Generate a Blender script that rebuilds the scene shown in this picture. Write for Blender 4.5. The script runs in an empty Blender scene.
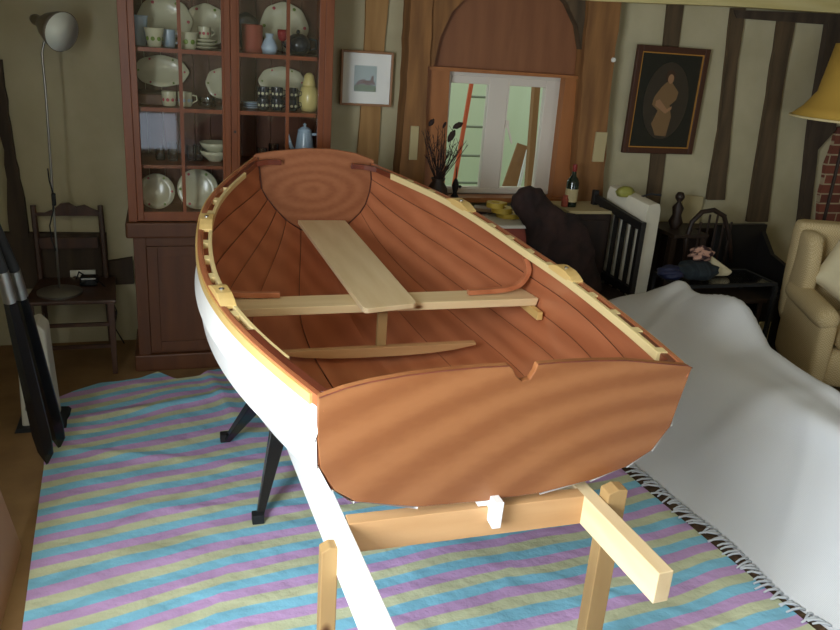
import bpy, bmesh, math, random
from mathutils import Vector, Matrix
random.seed(7)
sc = bpy.context.scene
COL = sc.collection
PI = math.pi
R = math.radians

# ------------------------------------------------------------------ camera
F = 790.0; H = 1.95
PIT, YAW, ROLL = R(19.8), R(18.4), R(4.2)
FW = Vector((math.sin(YAW)*math.cos(PIT), math.cos(YAW)*math.cos(PIT), -math.sin(PIT)))
R0 = Vector((math.cos(YAW), -math.sin(YAW), 0)); U0 = R0.cross(FW)
RT = math.cos(ROLL)*R0 + math.sin(ROLL)*U0
UP = -math.sin(ROLL)*R0 + math.cos(ROLL)*U0
CAM = Vector((0, 0, H))
def ray(x, y): return (FW*F + RT*(x-420) + UP*(315-y))
def at(x, y, Y):
    d = ray(x, y); return CAM + d*(Y/d.y)
def atx(x, y, X):
    d = ray(x, y); return CAM + d*(X/d.x)
def atz(x, y, z=0):
    d = ray(x, y); return CAM + d*((z-H)/d.z)
cd = bpy.data.cameras.new('camera'); cam = bpy.data.objects.new('camera', cd); COL.objects.link(cam)
cd.sensor_width = 36; cd.lens = F/840*36; cd.clip_start = 0.05
M = Matrix((RT, UP, -FW)).transposed().to_4x4(); M.translation = CAM
cam.matrix_world = M
sc.camera = cam
sc.view_settings.view_transform = 'Standard'; sc.view_settings.look = 'None'
sc.view_settings.gamma = 1; sc.view_settings.use_curve_mapping = False
sc.view_settings.exposure = 0.0

# ------------------------------------------------------------------ materials
MT = {}
def lin(c): return tuple(((v/255+0.055)/1.055)**2.4 if v/255 > 0.04045 else v/255/12.92 for v in c)
def newmat(name):
    m = bpy.data.materials.new(name); m.use_nodes = True
    nt = m.node_tree; b = nt.nodes['Principled BSDF']; MT[name] = m
    return m, nt, b
def setp(b, rough=0.6, metal=0.0, spec=0.5, coat=0.0, trans=0.0):
    b.inputs['Roughness'].default_value = rough; b.inputs['Metallic'].default_value = metal
    b.inputs['Specular IOR Level'].default_value = spec; b.inputs['Coat Weight'].default_value = coat
    b.inputs['Transmission Weight'].default_value = trans
def mottled(name, c1, c2=None, scale=6, rough=0.7, bump=0.0, detail=4, stretch=(1, 1, 1), spec=0.4, coat=0.0, metal=0.0, contrast=(0.3, 0.7), bscale=None):
    m, nt, b = newmat(name); setp(b, rough, metal, spec, coat)
    N = nt.nodes; L = nt.links
    c2 = c2 or tuple(v*0.8 for v in c1)
    tc = N.new('ShaderNodeTexCoord'); mp = N.new('ShaderNodeMapping'); mp.inputs['Scale'].default_value = stretch
    ns = N.new('ShaderNodeTexNoise'); ns.inputs['Scale'].default_value = scale; ns.inputs['Detail'].default_value = detail
    cr = N.new('ShaderNodeValToRGB'); cr.color_ramp.elements[0].position, cr.color_ramp.elements[1].position = contrast
    cr.color_ramp.elements[0].color = (*lin(c1), 1); cr.color_ramp.elements[1].color = (*lin(c2), 1)
    L.new(tc.outputs['Object'], mp.inputs[0]); L.new(mp.outputs[0], ns.inputs['Vector']); L.new(ns.outputs['Fac'], cr.inputs[0]); L.new(cr.outputs[0], b.inputs['Base Color'])
    if bump:
        bp = N.new('ShaderNodeBump'); bp.inputs['Strength'].default_value = bump; bp.inputs['Distance'].default_value = 0.01
        if bscale:
            n2 = N.new('ShaderNodeTexNoise'); n2.inputs['Scale'].default_value = bscale; n2.inputs['Detail'].default_value = 3
            L.new(tc.outputs['Object'], n2.inputs['Vector']); L.new(n2.outputs['Fac'], bp.inputs['Height'])
        else: L.new(ns.outputs['Fac'], bp.inputs['Height'])
        L.new(bp.outputs[0], b.inputs['Normal'])
    return m
def wood(name, c1, c2, axis='Y', scale=3.0, ring=False, rough=0.45, coat=0.0, dist=3.0, knots=None, loc=(0, 0, 0), stretch=None, mid=0.82, wave=5.0, dsc=1.2):
    m, nt, b = newmat(name); setp(b, rough, 0, 0.4, coat); b.inputs['Coat Roughness'].default_value = 0.12
    N = nt.nodes; L = nt.links
    tc = N.new('ShaderNodeTexCoord'); mp = N.new('ShaderNodeMapping')
    st = stretch or {'X': (0.12, 1, 1), 'Y': (1, 0.12, 1), 'Z': (1, 1, 0.12)}[axis]
    mp.inputs['Scale'].default_value = st; mp.inputs['Location'].default_value = loc
    wv = N.new('ShaderNodeTexWave'); wv.wave_type = 'RINGS' if ring else 'BANDS'
    if not ring: wv.bands_direction = 'DIAGONAL'
    else: wv.rings_direction = 'Y'
    wv.inputs['Scale'].default_value = wave; wv.inputs['Distortion'].default_value = dist; wv.inputs['Detail'].default_value = 3; wv.inputs['Detail Scale'].default_value = dsc; wv.inputs['Detail'].default_value = 3 if dsc > 1 else 1.5
    ns = N.new('ShaderNodeTexNoise'); ns.inputs['Scale'].default_value = scale*12; ns.inputs['Detail'].default_value = 5
    mx = N.new('ShaderNodeMix'); mx.data_type = 'FLOAT'; mx.inputs[0].default_value = mid
    cr = N.new('ShaderNodeValToRGB'); cr.color_ramp.elements[0].position = 0.25; cr.color_ramp.elements[1].position = 0.75
    cr.color_ramp.elements[0].color = (*lin(c1), 1); cr.color_ramp.elements[1].color = (*lin(c2), 1)
    L.new(tc.outputs['Object'], mp.inputs[0]); L.new(mp.outputs[0], wv.inputs['Vector']); L.new(mp.outputs[0], ns.inputs['Vector'])
    L.new(wv.outputs['Fac'], mx.inputs[2]); L.new(ns.outputs['Fac'], mx.inputs[3]); L.new(mx.outputs[0], cr.inputs[0])
    out = cr.outputs[0]
    if knots:
        vo = N.new('ShaderNodeTexVoronoi'); vo.inputs['Scale'].default_value = knots
        m2 = N.new('ShaderNodeMapping'); m2.inputs['Scale'].default_value = {'X': (0.5, 1, 1), 'Y': (1, 0.5, 1), 'Z': (1, 1, 0.5)}[axis]
        L.new(tc.outputs['Object'], m2.inputs[0]); L.new(m2.outputs[0], vo.inputs['Vector'])
        k = N.new('ShaderNodeValToRGB'); k.color_ramp.elements[0].position = 0.02; k.color_ramp.elements[1].position = 0.055
        k.color_ramp.elements[0].color = (0.25, 0.13, 0.06, 1); k.color_ramp.elements[1].color = (1, 1, 1, 1)
        mm = N.new('ShaderNodeMix'); mm.data_type = 'RGBA'; mm.blend_type = 'MULTIPLY'; mm.inputs[0].default_value = 1
        L.new(vo.outputs['Distance'], k.inputs[0]); L.new(out, mm.inputs[6]); L.new(k.outputs[0], mm.inputs[7]); out = mm.outputs[2]
    L.new(out, b.inputs['Base Color'])
    return m
def plain(name, c, **k):
    m, nt, b = newmat(name); setp(b, **k); b.inputs['Base Color'].default_value = (*lin(c), 1); return m

mottled('plaster', (186, 176, 144), (170, 160, 128), 3, 0.9, 0.25, bscale=14)
mottled('floor_tile', (142, 110, 70), (122, 92, 58), 5, 0.7, 0.1)
mottled('rug_brown', (108, 84, 60), (70, 52, 38), 60, 0.95, 0.6)
mottled('ceiling', (215, 208, 185), (200, 190, 165), 2, 0.9)
wood('old_oak', (66, 54, 38), (98, 79, 56), 'Z', 2, rough=0.8)
wood('pale_oak', (142, 104, 58), (170, 130, 80), 'Z', 2, rough=0.7)
wood('post_oak', (110, 74, 42), (148, 104, 60), 'Z', 2, rough=0.75)
wood('dark_old', (52, 42, 33), (78, 64, 50), 'Z', 2, rough=0.85)
wood('pale_beam', (198, 182, 120), (212, 198, 142), 'X', 2, rough=0.8)
wood('orange_ply', (150, 94, 50), (166, 106, 60), 'Z', 1.5, rough=0.5)
wood('red_ply', (122, 76, 48), (138, 90, 58), 'Z', 1.5, rough=0.55)
wood('cabinet_wood', (110, 55, 20), (128, 68, 27), 'Z', 2, rough=0.4)
wood('cabinet_dark', (76, 42, 20), (94, 54, 27), 'Z', 2, rough=0.5)
wood('dark_wood', (34, 24, 18), (50, 34, 24), 'Z', 2, rough=0.5)
wood('chair_wood', (58, 38, 28), (78, 52, 38), 'Z', 2, rough=0.45)
plain('black_wood', (22, 19, 18), rough=0.5)
wood('mahogany', (168, 99, 65), (190, 119, 82), 'Y', 1.5, rough=0.35, coat=0.35, mid=0.6)
wood('mahogany_dark', (96, 44, 28), (122, 60, 40), 'Y', 2, rough=0.35, coat=0.3)
wood('transom_ply', (134, 82, 46), (152, 99, 60), ring=True, rough=0.5, coat=0.05, dist=9, dsc=.35, stretch=(0.6, 1.0, 1.2), loc=(-0.87, 0, -0.74), mid=0.45, wave=2.6)
wood('bow_ply', (146, 88, 54), (164, 104, 68), ring=True, rough=0.6, coat=0.0, dist=7, dsc=.4, stretch=(1.0, 1.0, 2.1), loc=(-0.7, 0, -2.4), mid=0.6, wave=3.2)
wood('pine_x', (214, 186, 140), (228, 204, 162), 'X', 2, rough=0.55, knots=5)
wood('pine_y', (214, 188, 144), (228, 206, 168), 'Y', 2, rough=0.55, knots=5)
wood('pine_z', (172, 140, 92), (156, 124, 80), 'Z', 2, rough=0.6, knots=3)
wood('pine_orange', (182, 138, 92), (202, 160, 114), 'X', 2, rough=0.6, knots=4)
wood('rail_pine', (214, 178, 108), (228, 196, 130), 'Y', 2, rough=0.4, coat=0.2)
plain('inwale_pine', (230, 208, 152), rough=0.45)
mottled('hull_white', (246, 246, 244), (238, 238, 236), 3, 0.4)
plain('white_paint', (240, 242, 245), rough=0.5)
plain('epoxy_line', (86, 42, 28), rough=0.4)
plain('black_plastic', (26, 27, 30), rough=0.18)
plain('black_matt', (24, 25, 27), rough=0.75)
plain('steel', (190, 192, 196), rough=0.25, metal=1.0)
mottled('brushed_steel', (170, 168, 160), (150, 148, 142), 8, 0.38, metal=0.9)
plain('lamp_grey', (128, 120, 104), rough=0.35, metal=0.5)
plain('lamp_inside', (218, 222, 208), rough=0.4)
plain('bulb', (235, 235, 220), rough=0.3)
plain('china', (198, 197, 166), rough=0.18)
plain('china_green', (110, 140, 60), rough=0.25)
plain('china_pink', (178, 70, 84), rough=0.3)
plain('china_blue', (168, 190, 205), rough=0.2)
plain('china_yellow', (214, 198, 128), rough=0.25)
plain('china_dark', (24, 34, 44), rough=0.2)
plain('ruby', (130, 14, 30), rough=0.1)
plain('brick_pot', (140, 64, 44), rough=0.7)
plain('bottle_green', (24, 34, 24), rough=0.12)
plain('label_paper', (176, 160, 118), rough=0.8)
plain('white_plastic', (225, 224, 214), rough=0.4)
plain('upvc', (214, 204, 190), rough=0.35)
mottled('black_coat', (28, 20, 20), (58, 38, 34), 9, 0.9, 0.6)
mottled('cream_cloth', (226, 214, 178), (214, 200, 164), 6, 0.95, 0.3, bscale=40)
mottled('white_cushion', (226, 220, 200), (214, 208, 190), 5, 0.95, 0.2)
mottled('paper_white', (226, 222, 210), (214, 210, 198), 5, 0.8)
mottled('stripe_fabric', (50, 60, 66), (24, 30, 36), 30, 0.9, stretch=(1, .05, .05))
mottled('peach_cloth', (206, 160, 110), (190, 142, 94), 8, 0.9)
mottled('print_cloth', (196, 152, 132), (60, 40, 44), 26, 0.9, contrast=(0.45, 0.55))
plain('shade_cloth', (196, 156, 66), rough=0.9)
plain('shade_lining', (232, 214, 160), rough=0.9)
plain('outdoor_green', (206, 222, 190), rough=0.9)
plain('ladder_orange', (214, 96, 62), rough=0.5)
plain('ladder_grey', (120, 130, 112), rough=0.5)
plain('yellow_tape', (206, 176, 70), rough=0.5)
plain('heater_white', (196, 192, 176), rough=0.4)
plain('heater_grey', (120, 116, 104), rough=0.5)
plain('dried', (42, 26, 20), rough=0.9)
plain('red_foil', (120, 28, 24), rough=0.4)
plain('painting_dark', (18, 20, 18), rough=0.25)
plain('painting_oval', (48, 40, 32), rough=0.3)
plain('painting_skin', (150, 112, 80), rough=0.4)
plain('painting_dress', (118, 90, 58), rough=0.4)
plain('painting_hair', (60, 38, 24), rough=0.4)
plain('sky_paint', (146, 156, 146), rough=0.6); plain('grass_paint', (98, 108, 58), rough=0.6); plain('ruin_paint', (104, 74, 48), rough=0.6)
plain('frame_wood', (150, 108, 72), rough=0.5); plain('frame_dark', (66, 34, 20), rough=0.4); plain('gilt', (180, 128, 60), rough=0.35, metal=0.4)
plain('red_tablecloth', (150, 72, 58), rough=0.8)
plain('blue_dark', (30, 36, 70), rough=0.6)
plain('rope', (205, 210, 216), rough=0.9)
plain('olive_bag', (140, 138, 62), rough=0.6)
def glass(name, alpha, tint=(1, 1, 1)):
    m, nt, b = newmat(name); N = nt.nodes; L = nt.links
    N.remove(b); tr = N.new('ShaderNodeBsdfTransparent'); tr.inputs[0].default_value = (*tint, 1)
    gl = N.new('ShaderNodeBsdfGlossy'); gl.inputs['Roughness'].default_value = 0.03
    fr = N.new('ShaderNodeFresnel'); fr.inputs[0].default_value = 1.5
    ml = N.new('ShaderNodeMath'); ml.operation = 'MULTIPLY'; ml.inputs[1].default_value = alpha
    mx = N.new('ShaderNodeMixShader'); L.new(fr.outputs[0], ml.inputs[0]); L.new(ml.outputs[0], mx.inputs[0])
    L.new(tr.outputs[0], mx.inputs[1]); L.new(gl.outputs[0], mx.inputs[2]); L.new(mx.outputs[0], N['Material Output'].inputs[0])
glass('glass', .8); glass('picture_glass', .35); glass('tumbler', 2.5, (0.86, 0.9, 0.9))
def brick():
    m, nt, b = newmat('brick'); setp(b, 0.9); N = nt.nodes; L = nt.links
    tc = N.new('ShaderNodeTexCoord'); mp = N.new('ShaderNodeMapping'); mp.inputs['Rotation'].default_value = (R(90), 0, 0)
    br = N.new('ShaderNodeTexBrick'); br.inputs['Color1'].default_value = (*lin((128, 70, 52)), 1); br.inputs['Color2'].default_value = (*lin((100, 54, 42)), 1)
    br.inputs['Mortar'].default_value = (*lin((170, 150, 120)), 1); br.inputs['Scale'].default_value = 1; br.inputs['Brick Width'].default_value = 0.2; br.inputs['Row Height'].default_value = 0.075; br.inputs['Mortar Size'].default_value = 0.006
    L.new(tc.outputs['Object'], mp.inputs[0]); L.new(mp.outputs[0], br.inputs[0]); L.new(br.outputs[0], b.inputs['Base Color'])
brick()
def tarp_mat():
    m, nt, b = newmat('tarp_stripes'); setp(b, 0.55, spec=0.4); N = nt.nodes; L = nt.links
    uv = N.new('ShaderNodeUVMap'); sp = N.new('ShaderNodeSeparateXYZ'); fr = N.new('ShaderNodeMath'); fr.operation = 'FRACT'
    cr = N.new('ShaderNodeValToRGB'); cr.color_ramp.interpolation = 'LINEAR'; e = cr.color_ramp.elements
    Yc, Bc, Pc = (*lin((208, 212, 176)), 1), (*lin((140, 204, 230)), 1), (*lin((204, 166, 214)), 1)
    e[0].position = 0; e[0].color = Yc; e[1].position = 1; e[1].color = Yc
    for p, c in ((0.155, Yc), (0.18, Pc), (0.485, Pc), (0.51, Bc), (0.83, Bc), (0.855, Yc)):
        n = e.new(p); n.color = c
    ns = N.new('ShaderNodeTexNoise'); ns.inputs['Scale'].default_value = 7; ns.inputs['Detail'].default_value = 5
    tc = N.new('ShaderNodeTexCoord'); bp = N.new('ShaderNodeBump'); bp.inputs['Strength'].default_value = 0.8; bp.inputs['Distance'].default_value = 0.03
    vo = N.new('ShaderNodeTexNoise'); vo.inputs['Scale'].default_value = 3.2; vo.inputs['Detail'].default_value = 2; vo.noise_type = 'RIDGED_MULTIFRACTAL'
    ad = N.new('ShaderNodeMath'); ad.operation = 'ADD'
    L.new(tc.outputs['Object'], ns.inputs['Vector']); L.new(tc.outputs['Object'], vo.inputs['Vector'])
    L.new(ns.outputs['Fac'], ad.inputs[0]); L.new(vo.outputs['Fac'], ad.inputs[1]); L.new(ad.outputs[0], bp.inputs['Height']); L.new(bp.outputs[0], b.inputs['Normal'])
    L.new(uv.outputs[0], sp.inputs[0]); L.new(sp.outputs['Y'], fr.inputs[0]); L.new(fr.outputs[0], cr.inputs[0]); L.new(cr.outputs[0], b.inputs['Base Color'])
tarp_mat()
def cloth_weave(name, c, c2, sc_):
    m, nt, b = newmat(name); setp(b, 0.95, spec=0.1); N = nt.nodes; L = nt.links
    tc = N.new('ShaderNodeTexCoord'); ck = N.new('ShaderNodeTexChecker'); ck.inputs['Scale'].default_value = sc_
    ck.inputs[1].default_value = (*lin(c), 1); ck.inputs[2].default_value = (*lin(c2), 1)
    L.new(tc.outputs['Object'], ck.inputs[0]); L.new(ck.outputs[0], b.inputs['Base Color'])
cloth_weave('gingham', (214, 194, 152), (194, 170, 124), 120)
def throw_mat():
    m, nt, b = newmat('throw_cloth'); setp(b, 0.95, spec=0.1); N = nt.nodes; L = nt.links
    tc = N.new('ShaderNodeTexCoord'); ns = N.new('ShaderNodeTexNoise'); ns.inputs['Scale'].default_value = 2; ns.inputs['Detail'].default_value = 3
    cr = N.new('ShaderNodeValToRGB'); cr.color_ramp.elements[0].color = (*lin((214, 216, 219)), 1); cr.color_ramp.elements[1].color = (*lin((226, 227, 229)), 1)
    wv = N.new('ShaderNodeTexWave'); wv.inputs['Scale'].default_value = 60; wv.bands_direction = 'Y'
    bp = N.new('ShaderNodeBump'); bp.inputs['Strength'].default_value = 0.25; bp.inputs['Distance'].default_value = 0.003
    L.new(tc.outputs['Object'], ns.inputs['Vector']); L.new(ns.outputs['Fac'], cr.inputs[0]); L.new(cr.outputs[0], b.inputs['Base Color'])
    L.new(tc.outputs['Object'], wv.inputs['Vector']); L.new(wv.outputs['Fac'], bp.inputs['Height']); L.new(bp.outputs[0], b.inputs['Normal'])
throw_mat()

# ------------------------------------------------------------------ geometry helpers
def V(*a): return Vector(a)
def obj(name, bm, mat, parent=None, smooth=False, bevel=0.0):
    me = bpy.data.meshes.new(name)
    bmesh.ops.recalc_face_normals(bm, faces=bm.faces)
    bm.to_mesh(me); bm.free()
    mats = mat if isinstance(mat, (list, tuple)) else [mat]
    for m in mats: me.materials.append(MT[m])
    o = bpy.data.objects.new(name, me); COL.objects.link(o)
    if smooth:
        for p in me.polygons: p.use_smooth = True
        if smooth == 'auto':
            es = o.modifiers.new('es', 'EDGE_SPLIT'); es.split_angle = R(38)
    if bevel:
        b = o.modifiers.new('bevel', 'BEVEL'); b.width = bevel; b.segments = 2; b.limit_method = 'ANGLE'
    if parent: 
        o.parent = parent
        o.matrix_parent_inverse = parent.matrix_basis.inverted()
    return o
def thing(name, label, cat, loc=(0, 0, 0), group=None):
    o = bpy.data.objects.new(name, None); COL.objects.link(o); o.location = loc; o.empty_display_size = 0.1
    o['label'] = label; o['category'] = cat
    if group: o['group'] = group
    return o
def tag(o, label, cat, group=None):
    o['label'] = label; o['category'] = cat
    if group: o['group'] = group
    return o
def struct(name, bm, mat, parent=None, **k):
    o = obj(name, bm, mat, parent, **k); o['kind'] = 'structure'; return o
def box(bm, a, b, mi=0):
    x0, y0, z0 = a; x1, y1, z1 = b
    v = [bm.verts.new(p) for p in ((x0, y0, z0), (x1, y0, z0), (x1, y1, z0), (x0, y1, z0), (x0, y0, z1), (x1, y0, z1), (x1, y1, z1), (x0, y1, z1))]
    for f in ((0, 3, 2, 1), (4, 5, 6, 7), (0, 1, 5, 4), (1, 2, 6, 5), (2, 3, 7, 6), (3, 0, 4, 7)):
        fc = bm.faces.new([v[i] for i in f]); fc.material_index = mi
    return bm
def BX(a, b): return box(bmesh.new(), a, b)
def bar(bm, p, q, w, h, upv=(0, 0, 1), w2=None, h2=None, mi=0):
    p, q = Vector(p), Vector(q); d = (q-p).normalized(); s = d.cross(Vector(upv))
    if s.length < 1e-4: s = d.cross(V(0, 1, 0))
    s.normalize(); u = s.cross(d); w2 = w2 or w; h2 = h2 or h
    a = [bm.verts.new(p+s*i*w/2+u*j*h/2) for i, j in ((-1, -1), (1, -1), (1, 1), (-1, 1))]
    b = [bm.verts.new(q+s*i*w2/2+u*j*h2/2) for i, j in ((-1, -1), (1, -1), (1, 1), (-1, 1))]
    for i in range(4): f = bm.faces.new((a[i], a[(i+1) % 4], b[(i+1) % 4], b[i])); f.material_index = mi
    bm.faces.new(a[::-1]).material_index = mi; bm.faces.new(b).material_index = mi
    return bm
def BAR(*a, **k): return bar(bmesh.new(), *a, **k)
def tube(bm, pts, r, n=8, caps=True):
    pts = [Vector(p) for p in pts]; rr = r if isinstance(r, (list, tuple)) else [r]*len(pts)
    rings = []; up = V(0, 0, 1)
    d0 = (pts[1]-pts[0]).normalized()
    s = d0.cross(up)
    if s.length < 0.1: s = d0.cross(V(0, 1, 0))
    s.normalize()
    for i, p in enumerate(pts):
        d = (pts[min(i+1, len(pts)-1)]-pts[max(i-1, 0)]).normalized()
        s = (s - d*s.dot(d)).normalized(); u = d.cross(s)
        rings.append([bm.verts.new(p+(s*math.cos(2*PI*k/n)+u*math.sin(2*PI*k/n))*rr[i]) for k in range(n)])
    for a, b in zip(rings, rings[1:]):
        for k in range(n): bm.faces.new((a[k], a[(k+1) % n], b[(k+1) % n], b[k]))
    if caps: bm.faces.new(rings[0][::-1]); bm.faces.new(rings[-1])
    return bm
def TUBE(*a, **k): return tube(bmesh.new(), *a, **k)
def lathe(bm, prof, c=(0, 0, 0), axis=(0, 0, 1), n=24, sx=1.0, sy=1.0, flute=0.0, nf=0):
    ax = Vector(axis).normalized(); q = V(0, 0, 1).rotation_difference(ax); c = Vector(c); rings = []
    for r, h in prof:
        ring = []
        for k in range(n):
            a = 2*PI*k/n; rr = r*(1+flute*math.cos(nf*a)) if nf else r
            ring.append(bm.verts.new(c+q @ V(rr*math.cos(a)*sx, rr*math.sin(a)*sy, h)))
        rings.append(ring)
    for a, b in zip(rings, rings[1:]):
        for k in range(n): bm.faces.new((a[k], a[(k+1) % n], b[(k+1) % n], b[k]))
    if prof[0][0] > 1e-4: bm.faces.new(rings[0][::-1])
    if prof[-1][0] > 1e-4: bm.faces.new(rings[-1])
    bmesh.ops.remove_doubles(bm, verts=bm.verts, dist=1e-5)
    return bm
def LATHE(*a, **k): return lathe(bmesh.new(), *a, **k)
def prism(bm, poly, off, mi=0):
    off = Vector(off); a = [bm.verts.new(Vector(p)) for p in poly]; b = [bm.verts.new(Vector(p)+off) for p in poly]; n = len(poly)
    f1 = bm.faces.new(a); f2 = bm.faces.new(b[::-1]); f1.material_index = mi; f2.material_index = mi
    for i in range(n): bm.faces.new((a[i], b[i], b[(i+1) % n], a[(i+1) % n])).material_index = mi
    return bm
def PRISM(*a, **k): return prism(bmesh.new(), *a, **k)
def grid(bm, rows, close_v=False, mi=0, thick=None):
    vs = [[bm.verts.new(p) for p in r] for r in rows]
    for a, b in zip(vs, vs[1:]):
        m = len(a)
        for k in range(m if close_v else m-1):
            bm.faces.new((a[k], a[(k+1) % m], b[(k+1) % m], b[k])).material_index = mi
    return vs
def interp(x, xs, ys):
    if x <= xs[0]: return ys[0]
    for i in range(len(xs)-1):
        if x <= xs[i+1]:
            t = (x-xs[i])/(xs[i+1]-xs[i]); a, b = ys[i], ys[i+1]
            return a+(b-a)*t
    return ys[-1]
def catmull(x, xs, ys):
    n = len(xs)
    if x <= xs[0]: return ys[0]
    if x >= xs[-1]: return ys[-1]
    for i in range(n-1):
        if x <= xs[i+1]: break
    h = xs[i+1]-xs[i]; t = (x-xs[i])/h
    def tg(j):
        if j == 0: return (ys[1]-ys[0])/(xs[1]-xs[0])
        if j == n-1: return (ys[-1]-ys[-2])/(xs[-1]-xs[-2])
        return (ys[j+1]-ys[j-1])/(xs[j+1]-xs[j-1])
    m0, m1 = tg(i)*h, tg(i+1)*h
    return (2*t**3-3*t*t+1)*ys[i]+(t**3-2*t*t+t)*m0+(-2*t**3+3*t*t)*ys[i+1]+(t**3-t*t)*m1
def noise(x, y, s=1.0):
    from mathutils import noise as nz
    return nz.noise(V(x*s, y*s, 0.37))

# ================================================================== SETTING
WY = 4.9; XL = -1.0; XR = 6.0; YF = -2.2; ZC = 2.45
b = bmesh.new(); box(b, (XL-.1, YF-.1, -0.1), (XR+.1, WY+.1, 0)); struct('floor', b, 'floor_tile')
struct('ceiling', BX((XL-.1, YF-.1, ZC), (XR+.1, WY+.12, ZC+.1)), 'ceiling')
# window opening in back wall
wl, wr_, wz0, wz1 = at(446, 76, WY).x-.01, at(568, 76, WY).x, at(550, 192, WY).z-.02, at(510, 73, WY).z
ply_l, ply_r = at(430, 68, WY).x, at(592, 78, WY).x
b = bmesh.new()
box(b, (XL, WY, 0), (ply_l, WY+.15, ZC)); box(b, (ply_r, WY, 0), (XR, WY+.15, ZC)); box(b, (ply_l, WY, 0), (ply_r, WY+.15, wz0)); box(b, (ply_l, WY, wz1+.03), (ply_r, WY+.15, ZC))
struct('wall_back', b, 'plaster')
# left wall with a window opening beside the camera, front wall with a second one
LW = (-0.2, 1.2, 0.95, 2.3)
b = bmesh.new()
box(b, (XL-.12, YF, 0), (XL, LW[0], ZC)); box(b, (XL-.12, LW[1], 0), (XL, WY, ZC)); box(b, (XL-.12, LW[0], 0), (XL, LW[1], LW[2])); box(b, (XL-.12, LW[0], LW[3]), (XL, LW[1], ZC))
struct('wall_left', b, 'plaster')
struct('wall_right', BX((XR, YF, 0), (XR+.12, WY, ZC)), 'plaster')
FWN = (2.6, 4.2, 0.3, 2.0); FW2 = (-.5, .12, .24, .70)
b = bmesh.new()
box(b, (XL, YF-.12, 0), (FW2[0], YF, ZC)); box(b, (FW2[1], YF-.12, 0), (FWN[0], YF, ZC)); box(b, (FW2[0], YF-.12, 0), (FW2[1], YF, FW2[2])); box(b, (FW2[0], YF-.12, FW2[3]), (FW2[1], YF, ZC)); box(b, (FWN[1], YF-.12, 0), (XR, YF, ZC)); box(b, (FWN[0], YF-.12, 0), (FWN[1], YF, FWN[2])); box(b, (FWN[0], YF-.12, FWN[3]), (FWN[1], YF, ZC))
struct('wall_front', b, 'plaster')
tn = [0]
def trim(px_poly, mat, d=0.06, Y=None, y_off=0.0, jag=0.0):
    """wall timber: outline measured on the wall, its own thickness"""
    tn[0] += 1
    Y = Y or WY
    P = []
    n = len(px_poly)
    for i in range(n):
        a = at(*px_poly[i], Y-d); c = at(*px_poly[(i+1) % n], Y-d)
        m = 6 if (a-c).length > 0.3 else 1
        for k in range(m):
            p = a.lerp(c, k/m)
            if jag and k: p.x += random.uniform(-jag, jag)
            P.append(p)
    return struct('trim_%d' % tn[0], PRISM(P, (0, d-y_off, 0)), mat)
trim([(-6, 60), (1, 60), (12, 140), (24, 200), (29, 240), (10, 236), (4, 150), (-8, 110)], 'dark_old', 0.05, jag=.006)
trim([(2, 233), (106, 234), (108, 262), (132, 258), (134, 284), (2, 290)], 'dark_old', 0.04, jag=.004)
trim([(367, -14), (390, -14), (384, 55), (378, 165), (357, 165), (363, 80)], 'pale_oak', 0.03, jag=.003)
# window surround posts
trim([(411, -20), (434, -20), (430, 66), (428, 66), (424, 190), (398, 190), (404, 120), (409, 50)], 'post_oak', 0.16, jag=.005)
trim([(590, -20), (625, -20), (612, 80), (603, 190), (602, 225), (574, 225), (578, 140), (584, 60)], 'post_oak', 0.16, jag=.007)
# arch braces
trim([(418, -20), (488, -20), (470, -6), (452, 12), (440, 38), (434, 66), (416, 66)], 'post_oak', 0.13)
trim([(548, -20), (606, -20), (600, 30), (592, 70), (586, 72), (582, 52), (578, 26), (568, 4)], 'old_oak', 0.12, jag=.004)
# red-brown board in the arch head and the orange window lining
trim([(428, -22), (598, -22), (592, 78), (430, 67)], 'red_ply', 0.05)
trim([(428, 66), (594, 77), (593, 80), (428, 70)], 'orange_ply', 0.1)
trim([(428, 68), (450, 70), (444, 200), (420, 200)], 'orange_ply', 0.07)
trim([(566, 75), (593, 78), (582, 222), (549, 222)], 'orange_ply', 0.07)
# studs right of the window
trim([(668, 4), (684, 5), (660, 205), (646, 205)], 'old_oak', 0.02, jag=.004)
trim([(733, 8), (746, 8), (738, 60), (725, 200), (708, 200), (720, 130)], 'old_oak', 0.035, jag=.004)
trim([(780, 18), (796, 18), (782, 95), (768, 222), (748, 222), (766, 110)], 'old_oak', 0.035, jag=.004)
trim([(829, 22), (846, 22), (836, 130), (818, 150), (810, 226), (800, 226), (812, 120)], 'dark_old', 0.05, jag=.004)
trim([(734, 10), (900, 16), (900, 30), (737, 18)], 'dark_old', 0.045)
trim([(546, -6), (595, 1), (730, 6), (840, 13), (960, 22), (960, -30), (540, -40)], 'pale_beam', 0.2)
# brick chimney breast beyond the last stud
pc = [(838, 128), (832, 150), (826, 165), (824, 180), (820, 195), (818, 226), (816, 260), (960, 270), (960, 100)]
tn[0] += 1
struct('trim_%d' % tn[0], PRISM([at(x, y, WY-.035) for x, y in pc], (0, .034, 0)), 'brick')
struct('baseboard_back', BX((2.6, WY-.02, 0), (XR, WY, .1)), 'old_oak')

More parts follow.
